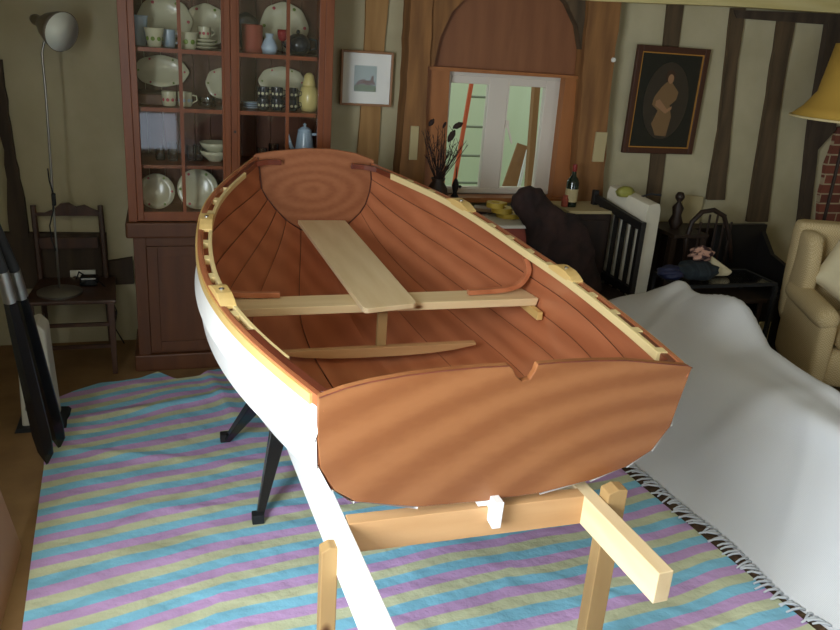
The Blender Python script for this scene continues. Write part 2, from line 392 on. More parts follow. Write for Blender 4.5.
# window: frame, sashes, panes, handle
def wpt(x, y, d=0.0): return at(x, y, WY+d)
wn = bpy.data.objects.new('window_1', None); COL.objects.link(wn); wn['kind'] = 'structure'
X0, X1, Z0, Z1 = wl+.005, wr_, wz0+.0, wz1
wn.location = (X0, WY, Z0)
def frame_bm(x0, x1, z0, z1, w, y0, y1, wt=None):
    b = bmesh.new(); wt = wt or w
    box(b, (x0, y0, z0), (x0+w, y1, z1)); box(b, (x1-w, y0, z0), (x1, y1, z1)); box(b, (x0+w, y0, z0), (x1-w, y1, z0+wt)); box(b, (x0+w, y0, z1-wt), (x1-w, y1, z1)); return b
struct('window_frame', frame_bm(X0, X1, Z0, Z1, .035, WY+.02, WY+.1), 'upvc', wn, bevel=.004)
gl0, gl1 = at(453, 84, WY).x, at(491, 87, WY).x; gr0, gr1 = at(512, 87, WY).x, at(548, 88, WY).x
zt = at(470, 84, WY).z; zb = at(468, 188, WY).z
def sash(x0, x1, g0, g1, name):
    b = bmesh.new(); y0, y1 = WY+.03, WY+.08
    box(b, (x0, y0, Z0+.03), (g0, y1, Z1-.03)); box(b, (g1, y0, Z0+.03), (x1, y1, Z1-.03)); box(b, (g0, y0, Z0+.03), (g1, y1, zb)); box(b, (g0, y0, zt), (g1, y1, Z1-.03))
    s = struct(name, b, 'upvc', wn, bevel=.004)
    struct('pane', BX((g0, WY+.055, zb), (g1, WY+.06, zt)), 'glass', s)
    return s
midx = at(506, 130, WY).x
sash(X0+.03, midx-.0, gl0, gl1, 'fixed_sash'); s2 = sash(midx, X1-.03, gr0, gr1, 'opening_sash')
p = at(507, 125, WY+.02); q = at(511, 140, WY+.02)
b = BAR((p.x, WY+.015, p.z), (q.x, WY+.005, q.z-.02), .016, .012); box(b, (p.x-.012, WY+.015, p.z-.02), (p.x+.012, WY+.03, p.z+.03))
struct('handle', b, 'upvc', s2)
struct('window_sill', BX((ply_l+.03, WY-.12, wz0-.03), (ply_r-.02, WY+.1, wz0)), 'orange_ply', wn)
# place beyond the window
struct('wall_outside', BX((0.2, 6.9, 0), (4.6, 7.0, 3.2)), 'outdoor_green'); struct('ground_outside', BX((0.2, 5.06, -.1), (4.6, 6.9, -.001)), 'outdoor_green')
ld = thing('ladder', 'orange sided ladder with grey rungs leaning beyond the left window pane', 'ladder', (1.9, 6.2, 0))
YL = 6.2
def lad(x, y): return at(x, y, YL)
a0, a1 = lad(453, 190), lad(472, 80)
d = (a1-a0); b0 = a0 - d*((a0.z)/d.z); t1 = a1+d*.5
obj('stile', BAR(b0, t1, .022, .03), 'ladder_orange', ld)
obj('stile', BAR(b0+V(.31, 0, 0), t1+V(.31, 0, 0), .022, .03), 'ladder_orange', ld)
for y in (71, 97, 127, 156, 183, 212):
    z = lad(480, y).z; tt = (z-b0.z)/(t1.z-b0.z); c = b0.lerp(t1, tt)
    obj('rung', TUBE([c+V(.011, 0, 0), c+V(.299, 0, 0)], .010), 'ladder_grey', ld)
def slant(name, px0, px1, Y, w, mat, label, cat, th=.02):
    a, c = at(*px0, Y), at(*px1, Y); d = c-a; g = a-d*(a.z/d.z)
    o = obj(name, BAR(g, c, w, th, upv=(0, 1, 0)), mat); return tag(o, label, cat)
slant('plank', (508, 190), (524, 145), 6.4, .13, 'frame_wood', 'wide brown plank leaning outside the right window pane', 'plank')
slant('batten', (518, 190), (528, 150), 6.3, .025, 'white_paint', 'thin white batten leaning beside the wide plank outdoors', 'batten')
slant('post', (528, 190), (538, 60), 6.0, .05, 'frame_wood', 'tall yellow-brown timber post outside the right window pane', 'post', .06)

# ================================================================== GROUNDSHEET, RUG
def yline(x): return catmull(x, [-.8, -.52, .2, .92, 1.5, 2.05, 2.5], [2.42, 2.476, 2.63, 2.704, 2.75, 2.811, 2.86])
NX, NY = 120, 160
far_px = [(60, 384), (95, 387), (160, 374), (175, 378), (215, 371), (240, 376), (270, 372)]
fp = sorted([(atz(x, y).x, atz(x, y).y) for x, y in [(55, 400), (75, 392), (100, 384), (120, 382), (140, 379), (158, 373), (176, 380), (200, 377), (215, 371)]])
bm = bmesh.new(); uvl = bm.loops.layers.uv.new('UVMap'); vs = []; uvs = {}
def tarp_h(x, y):
    h = 0.004+0.004*(noise(x+3, y, 2.2)+.6)
    far = max(0, (y-3.0)/1.4)
    h += .016*far*max(0, noise(x*1.0+5, y*2.2, 1.7)+.25)
    for (cx, cy, dx, dy, w, a) in ((-.1, 3.4, 1, -.35, .03, .012), (.0, 3.95, .9, .2, .035, .014), (.2, 4.15, .2, -1, .035, .016), (.9, 1.9, -1, 1.1, .02, .006), (1.5, 2.1, -1, .7, .02, .006), (.3, 2.9, 1, -.2, .02, .008), (1.2, 2.3, .5, 1, .02, .006), (.1, 2.3, .3, 1, .02, .005)):
        L_ = math.hypot(dx, dy); u = ((x-cx)*dx+(y-cy)*dy)/L_; v = (-(x-cx)*dy+(y-cy)*dx)/L_
        h += a*math.exp(-(v/w)**2)*math.exp(-(u/.6)**2)
    return max(.002, h)+.010*min(1, max(0, (x-1.93)/.09))
for j in range(NY+1):
    row = []
    for i in range(NX+1):
        s = i/NX; t = j/NY
        y = 0.9+t*3.62
        xl = -.425-.06*(y-.9)-.005; xr = 2.26-.108*(y-.9)
        x = xl+(xr-xl)*s
        ytop = interp(x, [p[0] for p in fp], [p[1] for p in fp]) if x < fp[-1][0] else max(4.0, fp[-1][1]-.5*(x-fp[-1][0]))+.02*math.sin(x*5)
        yy = y if y < 3.4 else 3.4+(y-3.4)*(ytop-3.4)/(4.52-3.4)
        v = bm.verts.new((x, yy, tarp_h(x, yy))); row.append(v)
        far = max(0, (yy-3.0)/1.4)
        uvs[v] = (x, (yy-yline(x))/.153 + far*(.9*noise(x, yy, 1.6)+.35*noise(x+9, yy, 4))*.9 + .22*noise(x+2, yy, 1.3) + .12*noise(x, yy, 4))
    vs.append(row)
for a, c in zip(vs, vs[1:]):
    for k in range(NX):
        f = bm.faces.new((a[k], a[k+1], c[k+1], c[k]))
        for l in f.loops: l[uvl].uv = uvs[l.vert]
tg = obj('groundsheet', bm, 'tarp_stripes', smooth=True)
tag(tg, 'wrinkled groundsheet with pastel blue, pink and yellow-green stripes spread on floor', 'groundsheet')
rg = obj('rug', BX((2.03, .6, 0.0), (3.3, 4.2, .008)), 'rug_brown'); rg.location.z = 0.0
tag(rg, 'dark brown rug under the fringed white throw beside groundsheet', 'rug')

# ================================================================== BOAT
bt = thing('rowing_dinghy', 'white clinker rowing dinghy with varnished reddish wood inside, on timber stand', 'boat', (.85, 2.8, .7))
def zl(Y):
    u = (Y-1.69)/2.3; return 1.1+.2*u-.2*u*(1-u)
def zr(Y): return zl(Y)-.04*(Y-1.69)/2.3
Lc = [(321, 402), (303, 390), (285, 373), (251, 346), (232, 327), (215, 305), (206, 293), (198, 275), (195, 258), (194.5, 240), (198, 211), (211, 190), (235, 170), (254, 156)]
Rc = [(692, 368), (657, 337), (605, 297), (573, 273), (537, 251), (506, 229), (448, 194), (414, 181), (400, 173), (385, 168), (373, 163)]
def trace(c, zf):
    out = []
    for a, e in zip(c, c[1:]):
        for k in range(12):
            x = a[0]+(e[0]-a[0])*k/12; y = a[1]+(e[1]-a[1])*k/12
            lo, hi = 1.4, 4.5; d = ray(x, y)
            g = lambda Y: CAM.z+d.z*Y/d.y-zf(Y)
            for _ in range(40):
                mdl = (lo+hi)/2
                if g(mdl) > 0: lo = mdl
                else: hi = mdl
            out.append((lo, d.x*lo/d.y))
    out.sort(); return out
def smooth_curve(raw):
    import itertools
    N_ = 46; y0, y1 = raw[0][0], raw[-1][0]
    ys = [p[0] for p in raw]; xs = [p[1] for p in raw]
    Y = [y0+(y1-y0)*i/(N_-1) for i in range(N_)]; X = [interp(y, ys, xs) for y in Y]
    for _ in range(14): X = [X[0]]+[(X[i-1]+2*X[i]+X[i+1])/4 for i in range(1, N_-1)]+[X[-1]]
    return Y, X
LY, LX = smooth_curve(trace(Lc, zl)); RY, RX = smooth_curve(trace(Rc, zr))
NS = 46
def side_path(sgn, off, dz=0.0):
    """sheer line shifted inboard by off"""
    P = [V(x, y, zl(y)) for x, y in zip(LX, LY)] if sgn < 0 else [V(x, y, zr(y)) for x, y in zip(RX, RY)]
    out = []
    for i, p in enumerate(P):
        t = P[min(i+1, NS-1)]-P[max(i-1, 0)]; t.z = 0; t.normalize()
        n = V(t.y, -t.x, 0) if sgn < 0 else V(-t.y, t.x, 0)
        out.append(p+n*off+V(0, 0, dz))
    return out
OW = .022
SL, SR = side_path(-1, OW), side_path(1, OW)
keelz = lambda t: catmull(t, [0, .15, .35, .6, .8, .93, 1], [.735, .71, .70, .70, .735, .81, .89])
keely = lambda t: catmull(t, [0, .5, 1], [1.735, 2.85, 3.92])
fr_b = {0: [1, .975, .94, .85, .72, .37, 0], .5: [1, 1.035, 1.0, .90, .71, .37, 0], 1: [1, .955, .81, .67, .5, .27, 0]}
fr_d = {0: [0, .37, .575, .75, .87, .965, 1], .5: [0, .30, .55, .76, .90, .965, 1], 1: [0, .25, .52, .72, .86, .95, 1]}
KN = 7
def hull_pt(i, j, sgn):
    t = i/(NS-1); a, c = SL[i], SR[i]; top = (a+c)/2
    K = V(top.x+.012*(1 if True else 0), keely(t), keelz(t))
    m_ = lambda f: catmull(t, [0, .16, .35, .62, .85, 1], [f[0][j], .3*f[0][j]+.7*f[.5][j], f[.5][j], f[.5][j], .5*f[.5][j]+.5*f[1][j], f[1][j]]); bj = m_(fr_b); dj = m_(fr_d)
    s = (a if sgn < 0 else c)
    return K+(s-top)*bj+(top-K)*(1-dj)
# stern face plane (through the top corners, leaning so the bottom is further forward)
cL, cR = side_path(-1, 0)[0], side_path(1, 0)[0]
ex = (cR-cL).normalized(); dn = V(0, .10, -1).normalized(); n_st = ex.cross(dn).normalized()
def onplane(x, y, p0, n):
    d = ray(x, y); return CAM+d*((p0-CAM).dot(n)/d.dot(n))
st = lambda x, y: onplane(x, y, cL, n_st)
SPX = {-1: [(318.5, 404), (318, 443), (320.6, 469), (335, 491), (356, 502), (419, 507), (486, 501)], 1: [(690, 370), (670, 427), (651, 451), (626, 467), (590, 480.5), (540, 493), (486, 501)]}
nfw = V(0, 1, 0)
dlt = {}
for sgn in (-1, 1):
    for j in range(1, KN):
        tgt = st(*SPX[sgn][j]); ctr = st(505, 430); tgt = tgt-(ctr-tgt).normalized()*.0025
        dlt[(sgn, j, 0)] = tgt+V(0, .004, 0)-hull_pt(0, j, sgn)
# bow face plane
bL, bR = side_path(-1, 0)[-1], side_path(1, 0)[-1]
exb = (bR-bL).normalized(); dnb = V(0, -.16, -1).normalized(); n_bw = exb.cross(dnb).normalized()
bw = lambda x, y: onplane(x, y, bL, n_bw)
BPX = {-1: [None, (261, 190), (268, 201), (277, 212), (287, 222), (302, 231), (328, 236)], 1: [None, (372, 181), (370, 193), (366, 205), (360, 214), (348, 225), (328, 236)]}
for sgn in (-1, 1):
    for j in range(1, KN): dlt[(sgn, j, 1)] = bw(*BPX[sgn][j])-hull_pt(NS-1, j, sgn)
def HP(i, j, sgn):
    p = hull_pt(i, j, sgn); t = i/(NS-1)
    if j > 0:
        w0 = max(0, 1-t/.45)**2; w1 = max(0, 1-(1-t)/.45)**2
        p = p+dlt[(sgn, j, 0)]*w0+dlt[(sgn, j, 1)]*w1
    return p
bm = bmesh.new(); TH = .006
for sgn in (-1, 1):
    for j in range(KN-1):
        rows = []
        for i in range(NS):
            a, c = HP(i, j, sgn), HP(i, j+1, sgn); e = HP(i, min(j+1, KN-1), sgn)
            i2 = min(i+1, NS-1); i1 = max(i-1, 0)
            tn_ = (HP(i2, j, sgn)-HP(i1, j, sgn)).normalized(); dd = (c-a).normalized()
            n = tn_.cross(dd) if sgn < 0 else dd.cross(tn_)   # outward
            n.normalize()
            if n.x*sgn < 0 and n.z > 0: n = -n
            ti = a-dd*(0 if j == 0 else .008); bo = c+n*(.0065 if j < KN-2 else 0)
            rows.append([ti, bo, bo-n*TH, ti-n*TH+dd*(.0022 if j else .001), ti-n*TH])
        vsr = [[bm.verts.new(p) for p in r] for r in rows]
        for r0, r1 in zip(vsr, vsr[1:]):
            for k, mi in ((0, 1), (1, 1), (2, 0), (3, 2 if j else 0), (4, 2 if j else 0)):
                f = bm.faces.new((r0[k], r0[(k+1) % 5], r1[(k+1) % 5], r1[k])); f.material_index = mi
hull = obj('hull', bm, ['mahogany', 'hull_white', 'epoxy_line'], bt, smooth='auto')
# keel batten outside
b = bmesh.new()
for i in range(0, NS-1):
    p, q = HP(i, 6, 1), HP(i+1, 6, 1); bar(b, p+V(0, 0, -.008), q+V(0, 0, -.008), .04, .014)
obj('keel', b, 'hull_white', bt)
# transoms
top_px = [(318.5, 404), (319, 398), (345, 388.5), (371, 382), (407, 375.5), (443, 371), (480, 367.5), (509, 366), (513, 369), (516, 376), (522, 381.5), (530, 379.5), (535, 372), (538, 364.5), (560, 362.5), (590, 361), (624, 360.5), (660, 363.5), (688, 366), (692, 368)]
poly = [st(*p) for p in top_px]+[st(*p) for p in SPX[1][1:]]+[st(*p) for p in SPX[-1][1:-1]][::-1]
seen = []; 
obj('stern_transom', PRISM(poly, n_st*(.02 if n_st.y > 0 else -.02)), 'transom_ply', bt, bevel=.002)
lap = bmesh.new()
tpl = [st(*p)+V(0, -.001, .0006) for p in top_px[1:8]]; tpr = [st(*p)+V(0, -.001, .0006) for p in top_px[13:]]
tube(lap, tpl, .0018, 6); tube(lap, tpr, .0018, 6); obj('transom_edge_lip', lap, 'mahogany_dark', bt)
btop = [(253, 157), (256, 154), (275, 151), (305, 148.5), (331, 149), (355, 153), (374, 160), (374, 165)]
poly = [bw(*p) for p in btop]+[bw(*p) for p in BPX[1][1:]]+[bw(*p) for p in BPX[-1][1:-1]][::-1]
obj('bow_transom', PRISM(poly, V(0, .02, 0)), 'bow_ply', bt, bevel=.003)
b = bmesh.new()
for sgn in (-1, 1): tube(b, [HP(NS-1, j, sgn)+V(-sgn*.004, -.002, .002) for j in range(KN)], .004, 6)
obj('bow_seam', b, 'epoxy_line', bt)
# gunwales
def rail(path_in, path_out, h, dz, name, mat, i0=0, i1=NS, parent=None, bevel=0):
    b = bmesh.new(); rows = []
    for i in range(i0, i1):
        a, c = path_in[i], path_out[i]
        rows.append([a+V(0, 0, dz), c+V(0, 0, dz), c+V(0, 0, dz-h), a+V(0, 0, dz-h)])
    vv = grid(b, rows, close_v=True); b.faces.new(vv[0]); b.faces.new(vv[-1][::-1])
    return obj(name, b, mat, parent or bt, bevel=bevel)
def resample(P, n):
    L_ = [0]
    for a, c in zip(P, P[1:]): L_.append(L_[-1]+(c-a).length)
    return [V(*(interp(L_[-1]*i/(n-1), L_, [p[k] for p in P]) for k in range(3))) for i in range(n)], L_[-1]
for sgn in (-1, 1):
    rail(side_path(sgn, OW-.0005), side_path(sgn, .0075), .03, .002, 'outwale', 'mahogany')
    rail(side_path(sgn, .0073), side_path(sgn, 0), .028, -.002, 'rubbing_strip', 'rail_pine', 1)
    iz = .0 if sgn < 0 else .006
    PI_, PO_ = side_path(sgn, .060), side_path(sgn, .046)
    PY = LY if sgn < 0 else RY
    pc0 = (1.90 if sgn < 0 else 1.81); pc1 = 3.82 if sgn < 0 else 3.93
    ii = [i for i in range(NS) if pc0 <= PY[i] <= pc1]
    inw = rail(PI_, PO_, .024 if sgn < 0 else .03, iz, 'inwale', 'inwale_pine', ii[0], ii[-1]+1, bevel=.002)
    # spacer blocks
    mid_ = side_path(sgn, .035, iz)
    seg, Ls = resample(mid_[ii[0]:ii[-1]+1], 200)
    k = 0; s = .03
    pads = [atz(203, 232, 1.14).y, atz(215, 298, 1.115).y] if sgn < 0 else [atz(490, 214, 1.15).y, atz(590, 278, 1.1).y]
    while s < Ls:
        i = min(198, int(s/Ls*199)); p = seg[i]; q = seg[i+1]; d = (q-p).normalized()
        if min(abs(p.y-py) for py in pads) > .09:
            obj('spacer_block', BAR(p-d*.018+V(0, 0, -.012), p+d*.018+V(0, 0, -.012), .0215, .021), 'inwale_pine', inw)
        s += .165
    for py in pads:
        i = min(range(200), key=lambda k: abs(seg[k].y-py)); p = seg[i]; d = (seg[min(i+1, 199)]-seg[max(i-1, 0)]).normalized(); sd = V(d.y, -d.x, 0)*(1 if sgn < 0 else -1)
        b = bmesh.new(); hh = .09
        prof = [(-hh, 0), (-hh*.7, .011), (-hh*.35, .019), (hh*.35, .019), (hh*.7, .011), (hh, 0)]
        poly = [p+d*u+sd*(-.024)+V(0, 0, z+.003) for u, z in prof]+[p+d*u+sd*(-.024)+V(0, 0, -.012+.003) for u in (hh, -hh)]
        prism(b, poly, sd*.05); pad = obj('rowlock_pad', b, 'rail_pine', bt, bevel=.002)
        obj('socket', LATHE([(.009, 0), (.009, .004), (.005, .0045), (.005, .002), (.0, .002)], p+sd*.0+V(0, 0, .021), n=16), 'steel', pad)
# curved knees: quarter knees, bow knees, thwart knees
def strip_knee(pts, w, h, name, mat):
    P = [Vector(p) for p in pts]; n = len(P); out = []
    for k in range(24):
        t = k/23*(n-1); i = min(int(t), n-2); f = t-i
        p0, p1, p2, p3 = P[max(i-1, 0)], P[i], P[i+1], P[min(i+2, n-1)]
        out.append(0.5*((2*p1)+(p2-p0)*f+(2*p0-5*p1+4*p2-p3)*f*f+(3*p1-p0-3*p2+p3)*f**3))
    b = bmesh.new()
    vv = []
    for i, p in enumerate(out):
        d = (out[min(i+1, 23)]-out[max(i-1, 0)]).normalized(); s = d.cross(V(0, 1, 0)) if abs(d.y) < .85 else d.cross(V(0, 0, 1)); s.normalize(); u = s.cross(d)
        vv.append([p+s*a*w/2+u*c*h/2 for a, c in ((-1, -1), (1, -1), (1, 1), (-1, 1))])
    g = grid(b, vv, close_v=True); b.faces.new(g[0]); b.faces.new(g[-1][::-1])
    return obj(name, b, mat, bt, bevel=.002)
def knee_flat(sgn, end):
    """laminated corner knee lying at gunwale height"""
    pth = side_path(sgn, .037, -.012); b = bmesh.new()
    if end == 0:
        idx = [9, 7, 5, 3, 1]; P = [pth[i] for i in idx]; e = st(505, 367)+V(0, .03, -.012); P.append(pth[0].lerp(e, .07)+V(0, .035, 0)); P.append(pth[0].lerp(e, .2)+V(0, .032, 0)); 
    else:
        idx = [NS-9, NS-7, NS-5, NS-3, NS-2]; P = [pth[i] for i in idx]; e = (bL+bR)/2+V(0, -.02, -.012); P.append(pth[-1].lerp(e, .12)+V(0, -.03, 0)); P.append(pth[-1].lerp(e, .36)+V(0, -.022, 0))
    rows = []
    for i, p in enumerate(P):
        d = (P[min(i+1, len(P)-1)]-P[max(i-1, 0)]).normalized(); s = V(d.y, -d.x, 0).normalized()
        rows.append([p+s*a*.012+V(0, 0, c*.013) for a, c in ((-1, -1), (1, -1), (1, 1), (-1, 1))])
    g = grid(b, rows, close_v=True); b.faces.new(g[0]); b.faces.new(g[-1][::-1])
    return obj('quarter_knee' if end == 0 else 'bow_knee', b, 'mahogany_dark', bt, bevel=.002)
for sgn in (-1, 1):
    for e in (0, 1): knee_flat(sgn, e)
# thwart
TZ = .95
def inner_x(Y, z, sgn):
    best = None
    i = min(range(NS), key=lambda k: abs(HP(k, 1, sgn).y-Y))
    pts = [HP(i, j, sgn) for j in range(KN)]
    for a, c in zip(pts, pts[1:]):
        if (a.z-z)*(c.z-z) <= 0 and a.z != c.z: return a.x+(c.x-a.x)*(a.z-z)/(a.z-c.z)
    return pts[0].x
yA, yB = 2.765, 2.895
def thw(z, ins): return [V(inner_x(yA, z, -1)+ins, yA, z), V(inner_x(yA, z, 1)-ins, yA+.01, z), V(inner_x(yB, z, 1)-ins, yB+.01, z), V(inner_x(yB, z, -1)+ins, yB, z)]
b = bmesh.new(); t0 = thw(TZ, .012); t1 = [p+V(.0, 0, -.032) for p in thw(TZ, .02)]
g = grid(b, [t0, t1], close_v=True); b.faces.new(g[0]); b.faces.new(g[1][::-1]); obj('thwart', b, 'pine_x', bt, bevel=.003)
for sgn in (-1, 1):
    x0 = inner_x(2.83, TZ-.045, sgn)-sgn*.012
    b = BAR((x0-sgn*.012, 2.70, TZ-.05), (x0-sgn*.012, 2.95, TZ-.05), .024, .034); obj('thwart_riser', b, 'rail_pine', bt, bevel=.002)
    Yk = 2.90 if sgn < 0 else 2.86
    xg = inner_x(Yk, 1.10, sgn)-sgn*.03; xt = inner_x(Yk, TZ, sgn)-sgn*.01
    Kp = [(xg, Yk, 1.10), (inner_x(Yk, 1.05, sgn)-sgn*.022, Yk-.005, 1.045), (xt-sgn*.05, Yk-.01, .99), (xt-sgn*.13, Yk-.015, TZ+.018), (xt-sgn*.28, Yk-.02, TZ+.013)]
    strip_knee(Kp, .02, .026, 'thwart_knee', 'mahogany')
# seat plank lying fore and aft
b = bmesh.new()
NLp, NRp, FLp, FRp = atz(364, 309, TZ+.021), atz(417.5, 303, TZ+.021), atz(296, 217.5, 1.0), atz(341, 215.4, 1.0)
fy = min(FLp.y, FRp.y, 3.935)
FLp = NLp.lerp(FLp, (fy-NLp.y)/(FLp.y-NLp.y)); FRp = NRp.lerp(FRp, (fy-NRp.y)/(FRp.y-NRp.y))
e = (NRp-NLp); lft = (FLp-NLp).normalized(); rgt = (FRp-NRp).normalized()
pl = [NLp+lft*.02, NLp+e*.03+lft*.005, NLp+e*.08, NRp-e*.08, NRp-e*.03+rgt*.005, NRp+rgt*.02, FRp, FLp]
obj('centre_seat', PRISM(pl, (0, 0, -.02)), 'pine_y', bt, bevel=.002)
# floor beam and strut
fb = bmesh.new(); q0 = V(.37, 2.76, .760); q1 = V(1.165, 2.77, .765)
P8 = []
for k in range(9):
    u = k/8; x = q0.x+(q1.x-q0.x)*u; zc = .732+.03*(2*u-1)**2
    zt_ = .775; P8.append((x, max(zc, 0), zt_))
poly = [V(x, 2.755, zt_) for x, _, zt_ in P8]+[V(x, 2.755, max(.735, .735+.03*abs(2*(x-q0.x)/(q1.x-q0.x)-1)**3)) for x, _, _ in P8[::-1]]
prism(fb, poly, (0, .03, 0)); obj('floor_beam', fb, 'pine_orange', bt, bevel=.002)
obj('strut', BX((.752, 2.768, .776), (.79, 2.79, TZ-.033)), 'pine_z', bt, bevel=.002)
# skeg
sx = at(496, 512, 1.72).x
b = bmesh.new(); prism(b, [V(sx-.013, 1.70, .742), V(sx-.013, 2.1, .725), V(sx-.013, 2.1, .69), V(sx-.013, 1.705, .655)], (.026, 0, 0)); obj('skeg', b, 'white_paint', bt, bevel=.002)
bolt = bmesh.new()

# ================================================================== TIMBER STAND
sd_ = thing('boat_stand', 'rough sawn pine timber stand with four-by-two rails carrying the dinghy stern', 'stand', (.8, 1.8, 0))
def rail4(x0, x1, y0, y1, z0, z1, mat, name, parent=sd_, bev=.003): return obj(name, BX((x0, y0, z0), (x1, y1, z1)), mat, parent, bevel=bev)
rl = obj('rail', BAR((.440, .95, .6525), (.320, 3.22, .6525), .05, .095), 'hull_white', sd_, bevel=.003); rl['label'] = 'bright white rail'  # left rail takes the same white as the hull, the right one pine
rr = obj('rail', BAR((1.170, 1.385, .6525), (1.073, 3.22, .6525), .047, .095), 'pine_y', sd_, bevel=.003)
obj('cross_member', BX((.424, 1.745, .605), (1.13, 1.79, .70)), 'pine_orange', sd_, bevel=.002)
obj('cross_member', BX((.362, 3.0, .605), (1.062, 3.045, .70)), 'pine_x', sd_, bevel=.002)
def leg4(x0, x1, y0, y1, z1):
    return obj('leg', PRISM([V(x0, y0, .012), V(x1, y0, .012), V(x1, y0, z1), V((x0+x1)/2, y0, z1+.004), V(x0, y0, z1-.008)], (0, y1-y0, 0)), 'pine_z', sd_, bevel=.003)
leg4(.336, .380, 1.66, 1.70, .69); leg4(1.180, 1.242, 1.70, 1.75, .735)
b = BX((.26, 1.655, .015), (.372, 1.66, .03)); b.free()
# black folding trestle
tr = thing('folding_trestle', 'black glossy folding trestle under the forward part of the dinghy', 'trestle', (.75, 3.12, 0))
bb = bmesh.new(); box(bb, (.42, 3.09, .545), (1.10, 3.17, .603)); obj('top_bar', bb, 'black_matt', tr, bevel=.004)
for sgnx, xt_, xf in ((-1, .47, None), (1, 1.05, None)):
    for sgny, foot in ((-1, (.297, 2.80)), (1, (.215, 3.50))):
        fx = foot[0] if sgnx < 0 else 1.52-foot[0]
        f = V(fx, foot[1], .0); tp = V(xt_, 3.12+sgny*.045, .56)
        dd = (tp-f).normalized(); s = V(1, 0, 0)
        b = bmesh.new(); bar(b, f+dd*.03, tp, .03, .030, upv=(1, 0, 0), w2=.07, h2=.10)
        lg = obj('leg', b, 'black_plastic', tr, bevel=.004)
        b = bmesh.new(); box(b, (f.x-.024, f.y-.022, .008), (f.x+.024, f.y+.022, .05)); obj('foot', b, 'black_matt', lg, bevel=.004)
    obj('spreader', TUBE([(xt_-.055*(1 if sgnx < 0 else -1), 2.99, .33), (xt_-.06*(1 if sgnx < 0 else -1), 3.12, .30), (xt_-.055*(1 if sgnx < 0 else -1), 3.27, .33)], .008), 'steel', tr)

# ================================================================== THROW
th = thing('throw', 'large off-white fringed throw heaped over low furniture right of the dinghy', 'throw', (2.6, 2.8, 0))
Ys = [1.0, 1.6, 2.0, 2.4, 2.9, 3.0, 3.14, 3.25, 3.45, 3.56, 3.64, 3.74, 3.92, 4.2]
hs = [.56, .57, .58, .585, .62, .68, .765, .76, .70, .69, .715, .66, .56, .40]
fringe_Y = [1.0, 1.69, 1.888, 2.165, 2.415, 2.70, 2.94, 3.3, 4.2]; fringe_X = [2.27, 2.24, 2.19, 2.18, 2.165, 2.15, 2.10, 2.08, 2.05]
bm = bmesh.new(); rows = []; NYt = 130
for a in range(NYt+1):
    Y = 1.0+2.92*a/NYt; fx = interp(Y, fringe_Y, fringe_X)+.012*math.sin(Y*9); hz = catmull(Y, Ys, hs)
    rz = .545+.03*max(0, 2.6-Y)
    if Y > 3.85: rz = .545-(Y-3.85)*.45
    prof = [(fx, .012), (fx+.09, .10+.01*math.sin(Y*7)), (fx+.2, .29), (fx+.29, .44), (2.51, rz), (2.6, rz+.45*(hz-rz)+.0), (2.70, hz-.02), (2.76, hz), (2.82, hz-.05), (2.88, .36), (2.91, .18), (2.93, .01)]
    cum = [0]
    for p0, p1 in zip(prof, prof[1:]): cum.append(cum[-1]+math.hypot(p1[0]-p0[0], p1[1]-p0[1]))
    row = []
    for k in range(61):
        s = cum[-1]*k/60
        x = catmull(s, cum, [p[0] for p in prof]); z = catmull(s, cum, [p[1] for p in prof])
        w = min(1, s/.25)
        if s < cum[5]:
            x += w*.014*noise(Y*1.3, s*1.2+4, 1.6); z += w*.010*noise(Y*1.1+7, s*1.0, 1.8)
            x += .010*math.exp(-((Y-1.72-.35*s)/.05)**2)*-1.2
        if 2.98 < Y < 3.45 and s > cum[4]:
            z += .015*math.sin((Y-3.0)*2*PI/.045)*min(1, max(0, (s-cum[4]-.08)/.12))
        z += .004*noise(Y*6, s*5)
        for y0_, sl_, a_, w_ in ((2.0, .5, .010, .05), (2.75, -.3, .012, .07), (3.2, .35, .012, .05), (1.45, .2, .012, .06)):
            g_ = a_*math.exp(-((Y-y0_-sl_*s)/w_)**2)*min(1, s/.3); z += g_*.7; x -= g_*.6
        row.append(V(x, Y, max(z, .010)))
    rows.append(row)
grid(bm, rows)
tc_ = obj('throw_cloth', bm, 'throw_cloth', th, smooth=True)
sm = tc_.modifiers.new('thick', 'SOLIDIFY'); sm.thickness = .004; sm.offset = -1
Yf = 1.4; k = 0
while Yf < 3.5 and k < 98:
    fx = interp(Yf, fringe_Y, fringe_X)+.012*math.sin(Yf*9)+.006
    dx = .062+random.uniform(-.014, .016); dy = random.uniform(-.03, .03)
    p = [V(fx, Yf, .022), V(fx-dx*.4, Yf+dy*.2+random.uniform(-.006, .006), .030), V(fx-dx*.8, Yf+dy*.7+.006, .027), V(fx-dx*1.25, Yf+dy, .0255)]
    ts = obj('tassel', TUBE(p, [.0055, .006, .005, .004], 5), 'rope', th, smooth=True)
    Yf += .027 if k % 2 else .021; k += 1

# ================================================================== CABINET
CY = 4.396; CX0, CX1 = -.212, .868; CT = 2.3
cb = thing('display_cabinet', 'tall red-brown wooden china cabinet with glazed doors above panelled base', 'cabinet', ((CX0+CX1)/2, CY, 0))
zw = at(135, 238, CY).z   # waist bottom
zs = at(135, 222, CY).z   # waist top
b = bmesh.new(); ZB = .001
box(b, (CX0+.015, CY+.03, .10), (CX0+.045, WY-.06, zw)); box(b, (CX1-.045, CY+.03, .10), (CX1-.015, WY-.06, zw)); box(b, (CX0+.045, WY-.08, .10), (CX1-.045, WY-.06, zw)); box(b, (CX0+.045, CY+.03, .10), (CX1-.045, WY-.08, .12))
box(b, (CX0+.015, CY+.01, .10), (CX0+.08, CY+.03, zw)); box(b, (CX1-.08, CY+.01, .10), (CX1-.015, CY+.03, zw)); box(b, (CX0+.08, CY+.01, zw-.05), (CX1-.08, CY+.03, zw))
obj('base', b, 'cabinet_dark', cb, bevel=.003)
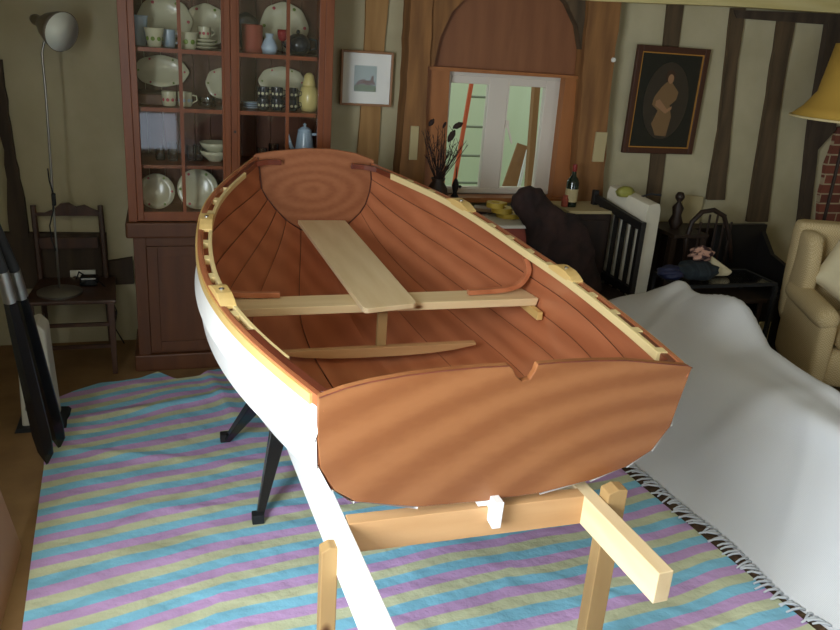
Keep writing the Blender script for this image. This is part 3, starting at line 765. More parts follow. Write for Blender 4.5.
obj('plinth', BX((CX0-.01, CY-.0, 0), (CX1+.01, WY-.06, .10)), 'cabinet_dark', cb, bevel=.008)
obj('waist_moulding', BX((CX0-.02, CY-.02, zw), (CX1+.02, WY-.06, zs)), 'cabinet_dark', cb, bevel=.012)
cxm = (CX0+CX1)/2
for s in (0, 1):
    x0, x1 = (CX0+.082, cxm-.002) if s == 0 else (cxm+.002, CX1-.082)
    d_ = obj('base_door', frame_bm(x0, x1, .12, zw-.052, .055, CY+.008, CY+.03), 'cabinet_dark', cb, bevel=.002)
    obj('door_panel', BX((x0+.055, CY+.018, .175), (x1-.055, CY+.028, zw-.107)), 'cabinet_dark', d_)
    obj('knob', LATHE([(.0, -.02), (.012, -.018), (.014, -.008), (.006, 0)], (x1-.02 if s == 0 else x0+.02, CY+.008, .45), axis=(0, 1, 0), n=12), 'dark_wood', d_)
# upper carcass
b = bmesh.new()
box(b, (CX0, CY+.03, zs), (CX0+.02, WY-.06, CT)); box(b, (CX1-.02, CY+.03, zs), (CX1, WY-.06, CT)); box(b, (CX0+.02, CY+.03, CT-.02), (CX1-.02, WY-.06, CT))
box(b, (CX0, CY+.005, zs), (CX0+.045, CY+.03, CT)); box(b, (CX1-.045, CY+.005, zs), (CX1, CY+.03, CT)); box(b, (CX0+.045, CY+.005, CT-.06), (CX1-.045, CY+.03, CT))
obj('upper_case', b, 'cabinet_wood', cb, bevel=.002)
b = bmesh.new(); n_ = 12
for k in range(n_):
    x = CX0+.02+(CX1-CX0-.04)*k/n_; box(b, (x+.0015, WY-.075, zs), (x+(CX1-CX0-.04)/n_-.0015, WY-.062, CT-.02))
obj('back_boards', b, 'cabinet_dark', cb)
z1s, z2s = 1.770, 1.476; z3s = at(150, 163, 4.5).z
for z in (z1s, z2s, z3s): obj('shelf', BX((CX0+.021, CY+.045, z-.018), (CX1-.021, WY-.076, z)), 'cabinet_wood', cb)
for s in (0, 1):
    x0, x1 = (CX0+.046, cxm-.001) if s == 0 else (cxm+.001, CX1-.046)
    y0, y1 = CY, CY+.024
    b = frame_bm(x0, x1, zs+.005, CT-.062, .032, y0, y1, .05)
    if s == 0: box(b, (x1-.032-.012, y0, zs+.055), (x1-.032, y1, CT-.11))
    else: box(b, (x0+.032, y0, zs+.055), (x0+.044, y1, CT-.11))
    mx_ = at(180 if s == 0 else 288, 60, CY).x
    d_ = obj('glazed_door', b, 'cabinet_wood', cb, bevel=.002)
    m_ = bmesh.new(); box(m_, (mx_-.009, y0+.002, zs+.055), (mx_+.009, y1-.008, CT-.112)); box(m_, (x0+.044, y0+.003, z2s-.016), (mx_-.009, y1-.008, z2s+.004)); box(m_, (mx_+.009, y0+.003, z2s-.016), (x1-.044, y1-.008, z2s+.004))
    box(m_, (x0+.044, y0+.003, z1s-.016), (mx_-.009, y1-.008, z1s+.004)); box(m_, (mx_+.009, y0+.003, z1s-.016), (x1-.044, y1-.008, z1s+.004))
    obj('glazing_bars', m_, 'cabinet_wood', d_)
    obj('pane', BX((x0+.034, y1-.006, zs+.056), (x1-.034, y1-.003, CT-.113)), 'glass', d_)
    if s == 1: obj('keyhole', LATHE([(.0, -.002), (.007, -.002), (.007, 0)], (x0+.018, CY, 1.37), axis=(0, 1, 0), n=12), 'black_matt', d_)

# ---- crockery (kind builders)
def finish_cup(t): pass
def plate(px, py, Y, r, label, scallop=True, tilt=14, sxx=1.0, group=None, shelf_z=None, mat='china', sprig=True):
    c = at(px, py, Y); z0 = shelf_z; rz = r
    t = thing('plate', label, 'plate', (c.x, Y, z0), group)
    cz = z0+r*math.cos(R(tilt))+.006
    ax = V(0, -math.cos(R(tilt)), math.sin(R(tilt)))
    prof = [(0, 0), (r*.55, 0), (r*.68, r*.06), (r*.97, r*.13), (r, r*.14), (r*.98, r*.16), (r*.66, r*.10), (r*.5, r*.035), (0, r*.03)]
    o = obj('dish', LATHE(prof, (c.x, Y, cz), axis=ax, n=48, sx=sxx, flute=.02 if scallop else 0, nf=8 if scallop else 0), mat, t, smooth=True)
    q = V(0, 0, 1).rotation_difference(ax)
    if sprig:
        for a in (60, 120, 180, 240, 300, 0):
            rr = r*.84; pc_ = V(c.x, Y, cz)+q @ V(rr*math.cos(R(a))*sxx, rr*math.sin(R(a)), r*.145)
            obj('flower_sprig', LATHE([(0, 0), (r*.07, 0), (r*.04, r*.02), (0, r*.022)], pc_, axis=ax, n=8), 'china_green' if a % 120 else 'china_pink', t)
    return t
def mug(px, shelf_z, Y, h, r, label, mat='china', mat2=None, group=None, handle=1, cat='mug', name='mug', flare=1.0, X=None):
    x = X if X is not None else at(px, 100, Y).x
    t = thing(name, label, cat, (x, Y, shelf_z), group)
    obj('body', LATHE([(0, .001), (r*.85/flare, .001), (r*.95/flare, h*.15), (r, h*.9), (r*flare, h), (r*flare*.93, h), (r*.9/flare, h*.15), (0, h*.08)], (x, Y, shelf_z), n=24), mat, t, smooth='auto')
    if handle:
        s = handle
        obj('handle', TUBE([(x+s*r*.9, Y, shelf_z+h*.8), (x+s*(r+h*.28), Y, shelf_z+h*.75), (x+s*(r+h*.33), Y, shelf_z+h*.45), (x+s*r*.88, Y, shelf_z+h*.22)], h*.05, 6), mat, t, smooth=True)
    if mat2:
        for a in (-60, -100, -140, -20):
            q = V(math.cos(R(a)), math.sin(R(a)), 0)
            obj('motif', LATHE([(0, 0), (r*.24, 0), (0, r*.05)], V(x, Y, shelf_z+h*.45)+q*r*.985, axis=q, n=10), mat2, t)
    return t
def bowl(px, shelf_z, Y, h, r, label, mat='china', group=None, name='bowl', cat='bowl'):
    x = at(px, 100, Y).x
    o = obj(name, LATHE([(0, .0), (r*.4, .0), (r*.45, h*.1), (r*.85, h*.6), (r, h), (r*.95, h), (r*.8, h*.6), (r*.3, h*.15), (0, h*.13)], (x, Y, shelf_z), n=28), mat, smooth=True)
    return tag(o, label, cat, group)
sh1, sh2, sh3, sh0 = z1s+.001, z2s+.001, z3s+.001, zs+.001
# top shelf
plate(165, 20, 4.76, .125, 'cream scalloped plate on the top shelf, left door', shelf_z=sh1, sxx=1.15)
plate(206, 22, 4.77, .115, 'cream plate on the top shelf beside the centre stile', shelf_z=sh1)
mug(143, sh1, 4.62, .15, .04, 'tall pale blue and white vase at left end of top shelf', 'china_blue', handle=0, cat='vase', name='vase', flare=1.15)
mug(157, sh1, 4.53, .095, .045, 'footed cream cup with green flowers on the top shelf', 'china', 'china_green', handle=0, cat='cup', name='cup', flare=1.2)
mug(171, sh1, 4.62, .09, .035, 'small grey-blue cup behind the mullion, top shelf left', 'china_blue', cat='cup', name='cup')
mug(189, sh1, 4.52, .085, .052, 'cream bowl-shaped cup with green sprigs right of the left mullion', 'china', 'china_green', handle=0, cat='cup', name='cup', flare=1.1)
for k, z in enumerate((0, .018, .036)):
    bowl(206, sh1+z, 4.58, .018, .07, ['lowest saucer in the stack of three on the top shelf', 'middle saucer in the stack of three on the top shelf', 'uppermost saucer in the stack of three on the top shelf'][k], group='stacked saucers on the top shelf', name='saucer', cat='saucer')
mug(206, sh1+.056, 4.58, .06, .032, 'small cream teacup standing on the stacked saucers', 'china', 'china_pink', cat='cup', name='cup')
plate(284, 34, 4.76, .135, 'large round cream plate on the top shelf, right door', shelf_z=sh1)
plate(246, 20, 4.76, .10, 'dark rimmed plate behind the left stile of right door', shelf_z=sh1, mat='china_dark', sprig=False, sxx=.8)
x_ = at(252, 50, 4.58).x
tag(obj('canister', LATHE([(0, 0), (.055, 0), (.055, .14), (.05, .145), (0, .145)], (x_, 4.56, sh1), n=24), 'brick_pot', smooth='auto'), 'terracotta red canister at the left of right door, top shelf', 'canister')
x_ = at(269, 45, 4.55).x
tag(obj('jug', LATHE([(0, 0), (.035, 0), (.045, .035), (.03, .07), (.018, .085), (.024, .105), (.018, .105), (0, .08)], (x_, 4.53, sh1), n=24), 'china_blue', smooth=True), 'small round pale blue jug below the large round plate', 'jug')
x_ = at(281, 45, 4.55).x
g_ = thing('wine_glass', 'ruby red wine glass beside the mullion of right door', 'glass', (x_, 4.50, sh1))
obj('glass_bowl', LATHE([(0, .065), (.02, .08), (.028, .105), (.026, .13), (.024, .13), (.024, .105), (0, .08)], (x_, 4.50, sh1), n=20), 'ruby', g_, smooth=True)
obj('glass_stem', LATHE([(0, 0), (.028, 0), (.026, .003), (.004, .008), (.004, .064), (0, .065)], (x_, 4.50, sh1), n=20), 'tumbler', g_, smooth=True)
x_ = at(298, 45, 4.58).x
t = thing('teapot', 'round black teapot on the top shelf right of mullion', 'teapot', (x_, 4.58, sh1))
obj('body', LATHE([(0, 0), (.035, 0), (.065, .03), (.072, .06), (.055, .095), (.025, .112), (0, .114)], (x_, 4.58, sh1), n=28), 'china_dark', t, smooth=True)
obj('lid_knob', LATHE([(0, 0), (.012, .004), (.008, .02), (0, .022)], (x_, 4.58, sh1+.112), n=12), 'china_dark', t, smooth=True)
obj('handle', TUBE([(x_+.06, 4.58, sh1+.09), (x_+.1, 4.58, sh1+.085), (x_+.1, 4.58, sh1+.04), (x_+.062, 4.58, sh1+.03)], .006, 6), 'china_dark', t, smooth=True)
obj('spout', TUBE([(x_-.06, 4.56, sh1+.04), (x_-.085, 4.55, sh1+.06), (x_-.1, 4.54, sh1+.09)], [.012, .009, .006], 8), 'china_dark', t, smooth=True)
# middle shelf
plate(162, 80, 4.78, .085, 'cream tureen-shaped platter on the middle shelf, left door', shelf_z=sh2+.07, sxx=1.7)
tag(obj('book_box', BX((at(137, 95, 4.6).x, 4.55, sh2), (at(165, 95, 4.6).x, 4.83, sh2+.055)), 'cabinet_dark', bevel=.004), 'flat dark brown box under the cream platter, middle shelf', 'box')
mug(169, sh2, 4.54, .075, .038, 'white mug with dark red picture beside the left mullion', 'china', 'china_pink', handle=0)
mug(185, sh2, 4.54, .075, .038, 'white mug with blue decoration right of the left mullion', 'china', 'china_blue')
plate(221, 78, 4.76, .085, 'cream and green round plate seen left of the centre stiles', shelf_z=sh2+.02)
mug(207, sh2, 4.6, .045, .05, 'low glass dish in the shade, middle shelf left door', 'tumbler', handle=0, cat='dish', name='dish')
plate(282, 80, 4.78, .085, 'cream serving platter behind the dark mugs, right door', shelf_z=sh2+.045, sxx=1.6)
for k, z in enumerate((0, .012, .024)):
    bowl(251, sh2+z, 4.56, .012, .045, ['bottom small plate in the stack left of dark mugs', 'middle small plate in the stack left of dark mugs', 'top small plate in the stack left of dark mugs'][k], mat='china_blue', group='small stacked plates on the middle shelf', name='small_plate', cat='plate')
for i, (px, lb) in enumerate(((263, 'left stack'), (277, 'middle stack'), (292, 'right stack'))):
    for kz in (0, 1):
        mug(px, sh2+kz*.062, 4.53, .06, .033, '%s dark mug with cream flower motif in the %s of the right door' % (['lower', 'upper'][kz], lb), 'china_dark', 'china', group='stacked dark mugs in the cabinet')
x_ = at(309, 90, 4.56).x
t = thing('lidded_jar', 'pale green and yellow lidded jar right of the dark mugs', 'jar', (x_, 4.56, sh2))
obj('body', LATHE([(0, 0), (.042, 0), (.055, .04), (.055, .09), (.042, .13), (.035, .135), (0, .135)], (x_, 4.56, sh2), n=24), 'china_yellow', t, smooth=True)
obj('lid', LATHE([(.036, 0), (.038, .012), (.03, .035), (.028, .055), (.015, .07), (0, .073)], (x_, 4.56, sh2+.135), n=20), 'china_yellow', t, smooth=True)
obj('handle', TUBE([(x_+.05, 4.56, sh2+.11), (x_+.085, 4.56, sh2+.1), (x_+.085, 4.56, sh2+.05), (x_+.05, 4.56, sh2+.035)], .006, 6), 'china_yellow', t, smooth=True)
# third shelf
x_ = at(304, 140, 4.56).x
t = thing('coffee_pot', 'pale blue coffee pot with pink roses on the third shelf, right door', 'coffee pot', (x_, 4.54, sh3))
obj('body', LATHE([(0, 0), (.06, 0), (.062, .02), (.045, .15), (.038, .185), (0, .185)], (x_, 4.54, sh3), n=28), 'china_blue', t, smooth='auto')
obj('lid', LATHE([(.04, 0), (.038, .012), (.02, .025), (.006, .03), (.01, .042), (.0, .05)], (x_, 4.54, sh3+.185), n=20), 'china_blue', t, smooth=True)
obj('handle', TUBE([(x_+.04, 4.54, sh3+.17), (x_+.075, 4.54, sh3+.175), (x_+.095, 4.54, sh3+.15), (x_+.09, 4.54, sh3+.08), (x_+.055, 4.54, sh3+.04)], .008, 8), 'china_blue', t, smooth=True)
obj('spout', TUBE([(x_-.05, 4.54, sh3+.06), (x_-.075, 4.54, sh3+.1), (x_-.1, 4.53, sh3+.18)], [.014, .01, .007], 8), 'china_blue', t, smooth=True)
for k, (dx, dz) in enumerate(((-.01, .07), (.012, .085), (0, .11), (-.015, .1), (.018, .06))):
    obj('rose', LATHE([(0, 0), (.009, 0), (.004, .004), (0, .004)], (x_+dx, 4.54-.056+dz*.12, sh3+dz), axis=(0, -1, 0), n=8), 'china_pink', t)
for px, lb in ((262, 'clear tumbler left of the other one on the third shelf, right door'), (274, 'clear tumbler nearer the mullion on the third shelf, right door')):
    mug(px, sh3, 4.56, .11 if px > 265 else .085, .03, lb, 'tumbler', handle=0, cat='glass', name='tumbler')
for k, z in enumerate((0, .045)):
    bowl(214, sh3+z, 4.6, .06, .085, ['lower of two nested white bowls on the third shelf', 'upper of two nested white bowls on the third shelf'][k], group='nested bowls on third shelf', mat='china')
for px, h in ((158, .075), (171, .1), (190, .085), (197, .09)):
    mug(px, sh3, 4.58+.01*(px % 3), h, .028, {158: 'short glass on third shelf furthest left', 171: 'tall glass left of the left mullion, third shelf', 190: 'glass just right of the left mullion, third shelf', 197: 'glass nearest the nested bowls, third shelf'}[px], 'tumbler', handle=0, cat='glass', name='tumbler')
# bottom
plate(157, 200, 4.7, .10, 'green patterned plate on the cabinet bottom, left of mullion', shelf_z=sh0, scallop=False)
plate(198, 196, 4.7, .115, 'large pale plate on the cabinet bottom, right of mullion', shelf_z=sh0, scallop=False)

# ================================================================== LEFT CORNER
# chair
def seat_z(): return .445
ch = thing('wooden_chair', 'dark wooden side chair with shaped top rail holding the reading lamp', 'chair', (-.55, 4.6, 0))
cf = 4.40; cbk = 4.80; cxl, cxr = -.775, -.335
tl, trr = at(33, 208, 4.83), at(100, 206, 4.83)
for s, xf, xb in ((0, -.735, tl.x), (1, -.33, trr.x)):
    obj('leg', BAR((xf, cf, 0), (xf, cf, .425), .026, .026, w2=.036, h2=.036), 'chair_wood', ch, bevel=.003)
    obj('leg', TUBE([(xb+.01, 4.83, 0), (xb+.01, 4.80, .44), (xb, 4.835, tl.z+.015)], [.014, .018, .015], 6), 'chair_wood', ch)
obj('seat', PRISM([V(-.765, 4.375, .425), V(-.30, 4.375, .425), V(-.325, 4.815, .425), V(-.735, 4.815, .425)], (0, 0, .022)), 'chair_wood', ch, bevel=.006)
pr = [(33, 215), (45, 213), (55, 208), (62, 203), (70, 205), (76, 207), (84, 204), (92, 208), (102, 212), (102, 216), (70, 217), (33, 219)]
pr = [(34, 213), (44, 213), (54, 209), (60, 204), (68, 203), (76, 207), (84, 205), (92, 209), (101, 212), (101, 216), (34, 216)]
obj('top_rail', PRISM([at(x, y, 4.82) for x, y in pr], (0, .018, 0)), 'chair_wood', ch, bevel=.002)
for y0, y1 in ((238, 248),):
    a, c = at(38, y0, 4.815), at(98, y1, 4.815); obj('back_slat', BX((a.x, 4.81, c.z), (c.x, 4.825, a.z)), 'chair_wood', ch)
for z in (.30, .17): obj('stretcher', BAR((-.735, cf, z), (-.33, cf, z), .016, .02), 'chair_wood', ch)
for x in (-.735, -.335): obj('stretcher', BAR((x, cf+.02, .22), (x, 4.81, .22), .016, .02), 'chair_wood', ch)
# lamp on chair
lb = at(60, 294, 4.52); lx, ly = lb.x, 4.52; lz = .447
lm = thing('reading_lamp', 'tall grey reading lamp with cone shade standing on dark chair', 'lamp', (lx, ly, lz))
obj('lamp_base', LATHE([(0, 0), (.115, 0), (.117, .012), (.09, .022), (.02, .03), (0, .03)], (lx, ly, lz), n=40), 'brushed_steel', lm, smooth='auto')
def lp(x, y): return at(x, y, ly)
pts = [V(lx, ly, lz+.025), lp(55, 230), lp(49, 140), lp(45.5, 90), lp(43, 65), lp(42, 52), lp(44, 43), lp(47, 36)]
obj('pole', TUBE(pts, .0065, 8), 'brushed_steel', lm, smooth=True)
sc_c = lp(62, 32); axd = V(.72, -.72, -.26).normalized()
rim = .1
apex = sc_c-axd*.14
sh = obj('lamp_shade', LATHE([(0, -.075), (.02, -.075), (.028, -.055), (.026, -.03), (.034, -.008), (.064, .04), (.088, .10), (rim, .14), (rim-.003, .14), (.084, .10), (.06, .04), (.0, .0)], apex, axis=axd, n=36), 'lamp_grey', lm, smooth=True)
obj('shade_lining', LATHE([(rim-.0035, .1395), (.0835, .10), (.0595, .04), (.0, .004)], apex, axis=axd, n=36), 'lamp_inside', sh, smooth=True)
obj('bulb', LATHE([(0, .01), (.015, .02), (.032, .065), (.026, .095), (0, .108)], apex, axis=axd, n=20), 'bulb', sh, smooth=True)
obj('shade_joint', TUBE([lp(47, 36)+V(0, 0, -.01), apex-axd*.01, apex+axd*.02], .009, 8), 'lamp_grey', lm)
cpts = [lp(48, 168), lp(49.5, 180), lp(54, 195), lp(53.5, 210), lp(50, 225), lp(52, 240), lp(56, 250)]
cbb = obj('cable', TUBE([p+V(0, -.012, 0) for p in cpts], .0035, 6), 'black_matt', lm, smooth=True)
a, c = lp(53.5, 193), lp(54.5, 205); obj('inline_switch', BAR(a+V(0, -.012, 0), c+V(0, -.012, 0), .022, .02), 'black_matt', cbb, bevel=.004)
# socket and plugs
sk = thing('wall_socket', 'white double wall socket behind the dark chair seat', 'socket', (0, 0, 0)); a, c = at(70, 270, WY-.042), at(97, 291, WY-.042)
sk.location = (a.x, WY-.042, c.z)
obj('faceplate', BX((a.x, WY-.055, c.z), (c.x, WY-.041, a.z)), 'white_plastic', sk, bevel=.004)
p = at(76, 280, WY-.06); obj('plug', LATHE([(0, -.045), (.02, -.04), (.024, 0), (0, 0)], (p.x, WY-.056, p.z), axis=(0, 1, 0), n=12), 'black_matt', sk)
p2 = at(88, 286, 4.6)
ad = thing('power_adapter', 'black power adapter lump on chair seat beside lamp base', 'adapter', (p2.x, 4.6, .447))
obj('adapter_body', BX((p2.x-.045, 4.62, .448), (p2.x+.05, 4.70, .50)), 'black_plastic', ad, bevel=.01)
obj('adapter_cable', TUBE([(p.x, WY-.10, p.z), (p.x+.03, 4.74, .50), (p2.x, 4.70, .475)], .004, 6), 'black_matt', ad, smooth=True)
obj('adapter_cable', TUBE([(p2.x+.05, 4.66, .47), (p2.x+.10, 4.6, .44), (p2.x+.14, 4.62, .30), (p2.x+.12, 4.72, .15), (p2.x+.16, 4.8, .02)], .004, 6), 'black_matt', ad, smooth=True)
# heater
ht = thing('fan_heater', 'off-white upright heater with two round knobs behind the paddles', 'heater', (-.6, 3.75, 0))
YH = 3.78
hp = [(32, 420), (30, 368), (33, 330), (41, 319), (53, 321), (62, 335), (66, 360), (70, 420), (72, 432), (40, 432)]
hp = [(15, 432), (14, 372), (22, 335), (33, 325), (42, 330), (47, 350), (50, 400), (50, 430)]
hp = [(22, 428), (17, 362), (18, 340), (25, 328), (36, 324), (45, 332), (47, 350), (58, 425)]
ph = [at(x, y, YH) for x, y in hp]; zmin = min(p.z for p in ph)
obj('heater_body', PRISM(ph, (0, .16, 0)), 'heater_white', ht, bevel=.012)
for y in (397, 408):
    p = at(29, y, YH); obj('knob', LATHE([(0, -.012), (.016, -.012), (.018, 0)], (p.x, YH, p.z), axis=(0, 1, 0), n=20), 'heater_grey', ht)
for y in range(370, 392, 4):
    p = at(24, y, YH); q = at(40, y+.5, YH); obj('vent_slot', BX((p.x, YH-.002, p.z-.003), (q.x, YH, p.z+.003)), 'heater_grey', ht)
zb_ = zmin
obj('heater_foot', PRISM([V(ph[0].x-.03, YH-.03, 0), V(ph[-1].x+.05, YH-.03, 0), V(ph[-1].x+.03, YH-.03, .02), V(ph[-1].x, YH-.03, zb_+.01), V(ph[0].x, YH-.03, zb_+.01), V(ph[0].x-.02, YH-.03, .02)], (0, .22, 0)), 'black_matt', ht)
# paddles leaning
def oar(tip, collar0, collar1, end, tz, name_lb, wtip):
    t = thing('paddle', name_lb, 'paddle', tip, 'paddles leaning by the left wall')
    a, c0, c1, e_ = tip, collar0, collar1, end
    d = (c0-a).normalized(); s = d.cross(FW).normalized(); n = s.cross(d)
    wid = [(0, .004), (.07, .034), (.18, .042), (.5, .037), (.85, .031), (1, .026)]
    b = bmesh.new(); L_ = (c0-a).length
    rows = [[a+d*L_*u+s*w+n*.004, a+d*L_*u+n*.013, a+d*L_*u-s*w+n*.004, a+d*L_*u-s*w-n*.004, a+d*L_*u-n*.013, a+d*L_*u+s*w-n*.004] for u, w in wid]
    g = grid(b, rows, close_v=True); b.faces.new(g[0]); b.faces.new(g[-1][::-1]); obj('blade', b, 'black_plastic', t)
    obj('collar', TUBE([c0-d*.005, c1], [.026, .023], 16), 'brushed_steel', t, smooth='auto')
    obj('shaft', TUBE([c1, e_], [.022, .020], 12), 'black_matt', t, smooth='auto')
    return t
def lean(px, py, t, tip):  # point along a shaft, measured in the picture plane at steadily nearer depth
    return at(px, py, t)
tipA = atz(48, 463, .012); tipA.z = .014
cA0, cA1, eA = at(10, 300, 3.62-.42), at(2, 271, 3.17), at(-18, 215, 3.1)
tipB = atz(60, 447, .012); tipB.z = .014
cB0, cB1, eB = at(21, 296, 3.30), at(14, 270, 3.26), at(-10, 215, 3.2)
oar(tipA, cA0, cA1, eA, 0, 'black paddle blade with silver collar, the nearer one leaning by left wall', .05)
oar(tipB, cB0, cB1, eB, 0, 'black paddle blade with silver collar, leaning just behind the nearer one', .05)
# board leaning at bottom left
tag(obj('hardboard_panel', PRISM([V(-.60, 2.10, .001), V(-.585, 2.10, .001), V(-.82, 2.10, 1.25), V(-.835, 2.10, 1.25)], (0, .72, 0)), 'frame_wood'), 'light brown board propped at the left edge of the floor', 'board')

# ================================================================== PICTURES, WALL BITS
def picture(c4, name, lbl, cat, fw, fmat, depth=.03, tilt=None):
    P = [at(x, y, WY-.05) for x, y in c4]  # TL TR BR BL
    x0, x1 = (P[0].x+P[3].x)/2, (P[1].x+P[2].x)/2; z1, z0 = (P[0].z+P[1].z)/2, (P[2].z+P[3].z)/2
    t = thing(name, lbl, cat, ((x0+x1)/2, WY-.05, z0))
    obj('picture_frame', frame_bm(x0, x1, z0, z1, fw, WY-.06, WY-.031), fmat, t, bevel=.004)
    return t, x0, x1, z0, z1
t, x0, x1, z0, z1 = picture([(341, 49), (396, 53), (389, 107), (340, 105)], 'framed_watercolour', 'small framed watercolour landscape in a cream mount right of cabinet', 'picture', .014, 'frame_wood')
obj('mount', BX((x0+.014, WY-.045, z0+.014), (x1-.014, WY-.036, z1-.014)), 'paper_white', t)
ax0, ax1, az0, az1 = x0+.085*1.0, x1-.10, z0+.085, z1-.085
pm = obj('painted_sheet', BX((ax0, WY-.0475, az0), (ax1, WY-.0455, az1)), 'sky_paint', t)
def flat(pts, mat, nm, par, y): return obj(nm, PRISM([V(ax0+(ax1-ax0)*u, y, az0+(az1-az0)*w) for u, w in pts], (0, .0008, 0)), mat, par)
flat([(0, 0), (1, 0), (1, .22), (.5, .3), (0, .22)], 'grass_paint', 'painted_meadow', pm, WY-.0485)
flat([(.02, .22), (.2, .42), (.45, .5), (.55, .42), (.72, .45), (.78, .62), (.86, .62), (.88, .4), (.98, .3), (.6, .24), (.4, .3)], 'ruin_paint', 'painted_ruin', pm, WY-.0487)
obj('glazing', BX((x0+.014, WY-.053, z0+.014), (x1-.014, WY-.051, z1-.014)), 'picture_glass', t)
t, x0, x1, z0, z1 = picture([(640, 45), (712, 49), (690, 154), (620, 153)], 'portrait_painting', 'large dark oval portrait of a person in a brown and gilt frame', 'picture', .04, 'frame_dark')
obj('gilt_slip', frame_bm(x0+.04, x1-.04, z0+.04, z1-.04, .008, WY-.056, WY-.044), 'gilt', t)
cv = obj('canvas', BX((x0+.048, WY-.048, z0+.048), (x1-.048, WY-.038, z1-.048)), 'painting_dark', t)
mx_, mz_ = (x0+x1)/2, (z0+z1)/2; aw, ah = (x1-x0)*.31, (z1-z0)*.36
def ell(cx, cz, a, c, y, mat, nm, par, n=36, rot=0):
    return obj(nm, PRISM([V(cx+a*math.cos(k*2*PI/n)*math.cos(rot)-c*math.sin(k*2*PI/n)*math.sin(rot), y, cz+c*math.sin(k*2*PI/n)*math.cos(rot)+a*math.cos(k*2*PI/n)*math.sin(rot)) for k in range(n)], (0, .001, 0)), mat, par)
ell(mx_, mz_, aw, ah, WY-.0492, 'painting_oval', 'painted_oval', cv)
obj('painted_body', PRISM([V(mx_+aw*u, WY-.0506, mz_+ah*w) for u, w in ((-.25, -.9), (.25, -.92), (.35, -.4), (.2, -.1), (.45, .05), (.5, .25), (.25, .42), (.12, .5), (-.08, .5), (-.3, .36), (-.55, .1), (-.6, -.1), (-.3, -.25), (-.5, -.6))], (0, .001, 0)), 'painting_dress', cv)
ell(mx_+aw*.04, mz_+ah*.64, aw*.2, ah*.17, WY-.0516, 'painting_hair', 'painted_hair', cv)
ell(mx_+aw*.06, mz_+ah*.58, aw*.13, ah*.12, WY-.0526, 'painting_skin', 'painted_face', cv)
obj('painted_arm', PRISM([V(mx_+aw*u, WY-.0516, mz_+ah*w) for u, w in ((-.45, .0), (-.3, .05), (.1, -.2), (.3, -.12), (.3, -.2), (.05, -.32), (-.45, -.12))], (0, .001, 0)), 'painting_skin', cv)
# white strips and detector on posts
for (x, y, w, h, lb) in ((414, 143, 6, 34, 'narrow white cover strip on the left window post'), (600, 147, 7, 30, 'narrow white cover strip on the right window post')):
    a, c = at(x-w/2, y-h/2, WY-.172), at(x+w/2, y+h/2, WY-.172)
    tag(obj('cover_strip', BX((a.x, WY-.175, c.z), (c.x, WY-.159, a.z)), 'label_paper', bevel=.003), lb, 'strip')
a = at(614, 60, WY-.17); tag(obj('sensor_button', LATHE([(0, -.012), (.013, -.012), (.016, 0)], (a.x-.0, WY-.159, a.z), axis=(0, 1, 0), n=14), 'white_plastic'), 'tiny white button high on right window post', 'sensor')

# ================================================================== DESK UNDER THE WINDOW
dz = .90
dk = thing('desk', 'desk with pale top and reddish front under the window', 'desk', (2.0, 4.2, 0))
dt0, dt1 = 1.25, 2.10
df = 4.2
obj('desk_top', BX((dt0, df, dz-.02), (dt1, 4.70, dz)), 'paper_white', dk, bevel=.004)
obj('desk_front', BX((dt0+.03, df+.03, .12), (dt1-.03, df+.05, dz-.02)), 'red_tablecloth', dk)
for x in (dt0+.04, dt1-.04):
    for y in (df+.04, 4.66): obj('leg', BX((x-.025, y-.025 if y > 4.3 else y+.012, 0), (x+.025, y+.025 if y > 4.3 else y+.05, dz-.02)), 'dark_wood', dk)
def on_desk(px, py, z=dz): return atz(px, py, z)
# yellow blocks / tape rolls stack
for k, (px, r_) in enumerate(((508, .075), (504, .065), (500, .055))):
    c = on_desk(px, 217, dz); z = dz+.001+k*.031
    tag(obj('tape_roll', LATHE([(.028, 0), (r_, 0), (r_, .03), (.028, .03), (.028, 0)], (c.x+.0-.02*k, min(c.y, 4.5), z), n=28), 'yellow_tape', smooth='auto'), ['bottom yellow tape roll in the stack on the desk', 'middle yellow tape roll in the stack on the desk', 'top yellow tape roll in the stack on the desk'][k], 'tape roll', 'yellow rolls on the desk')
# flat dark sheets / magazines
for k, (px, py, w, rot, mt, lb) in enumerate(((470, 205, .17, .3, 'black_coat', 'black folder lying on desk left of yellow rolls'), (485, 214, .14, -.4, 'painting_dress', 'brown book open on desk in front of folder'), (478, 200, .09, .5, 'yellow_tape', 'small yellow-brown packet on the desk by the folder'))):
    c = on_desk(px, py); y_ = min(c.y, 4.55)
    b = bmesh.new(); q = Matrix.Rotation(rot, 3, 'Z')
    prism(b, [V(c.x, y_, dz+.001+.021*k)+q @ V(sx_*w*.5, sy_*w*.35, 0) for sx_, sy_ in ((-1, -1), (1, -1), (1, 1), (-1, 1))], (0, 0, .02))
    tag(obj(['folder', 'book', 'packet'][k], b, mt, bevel=.002), lb, ['folder', 'book', 'packet'][k])
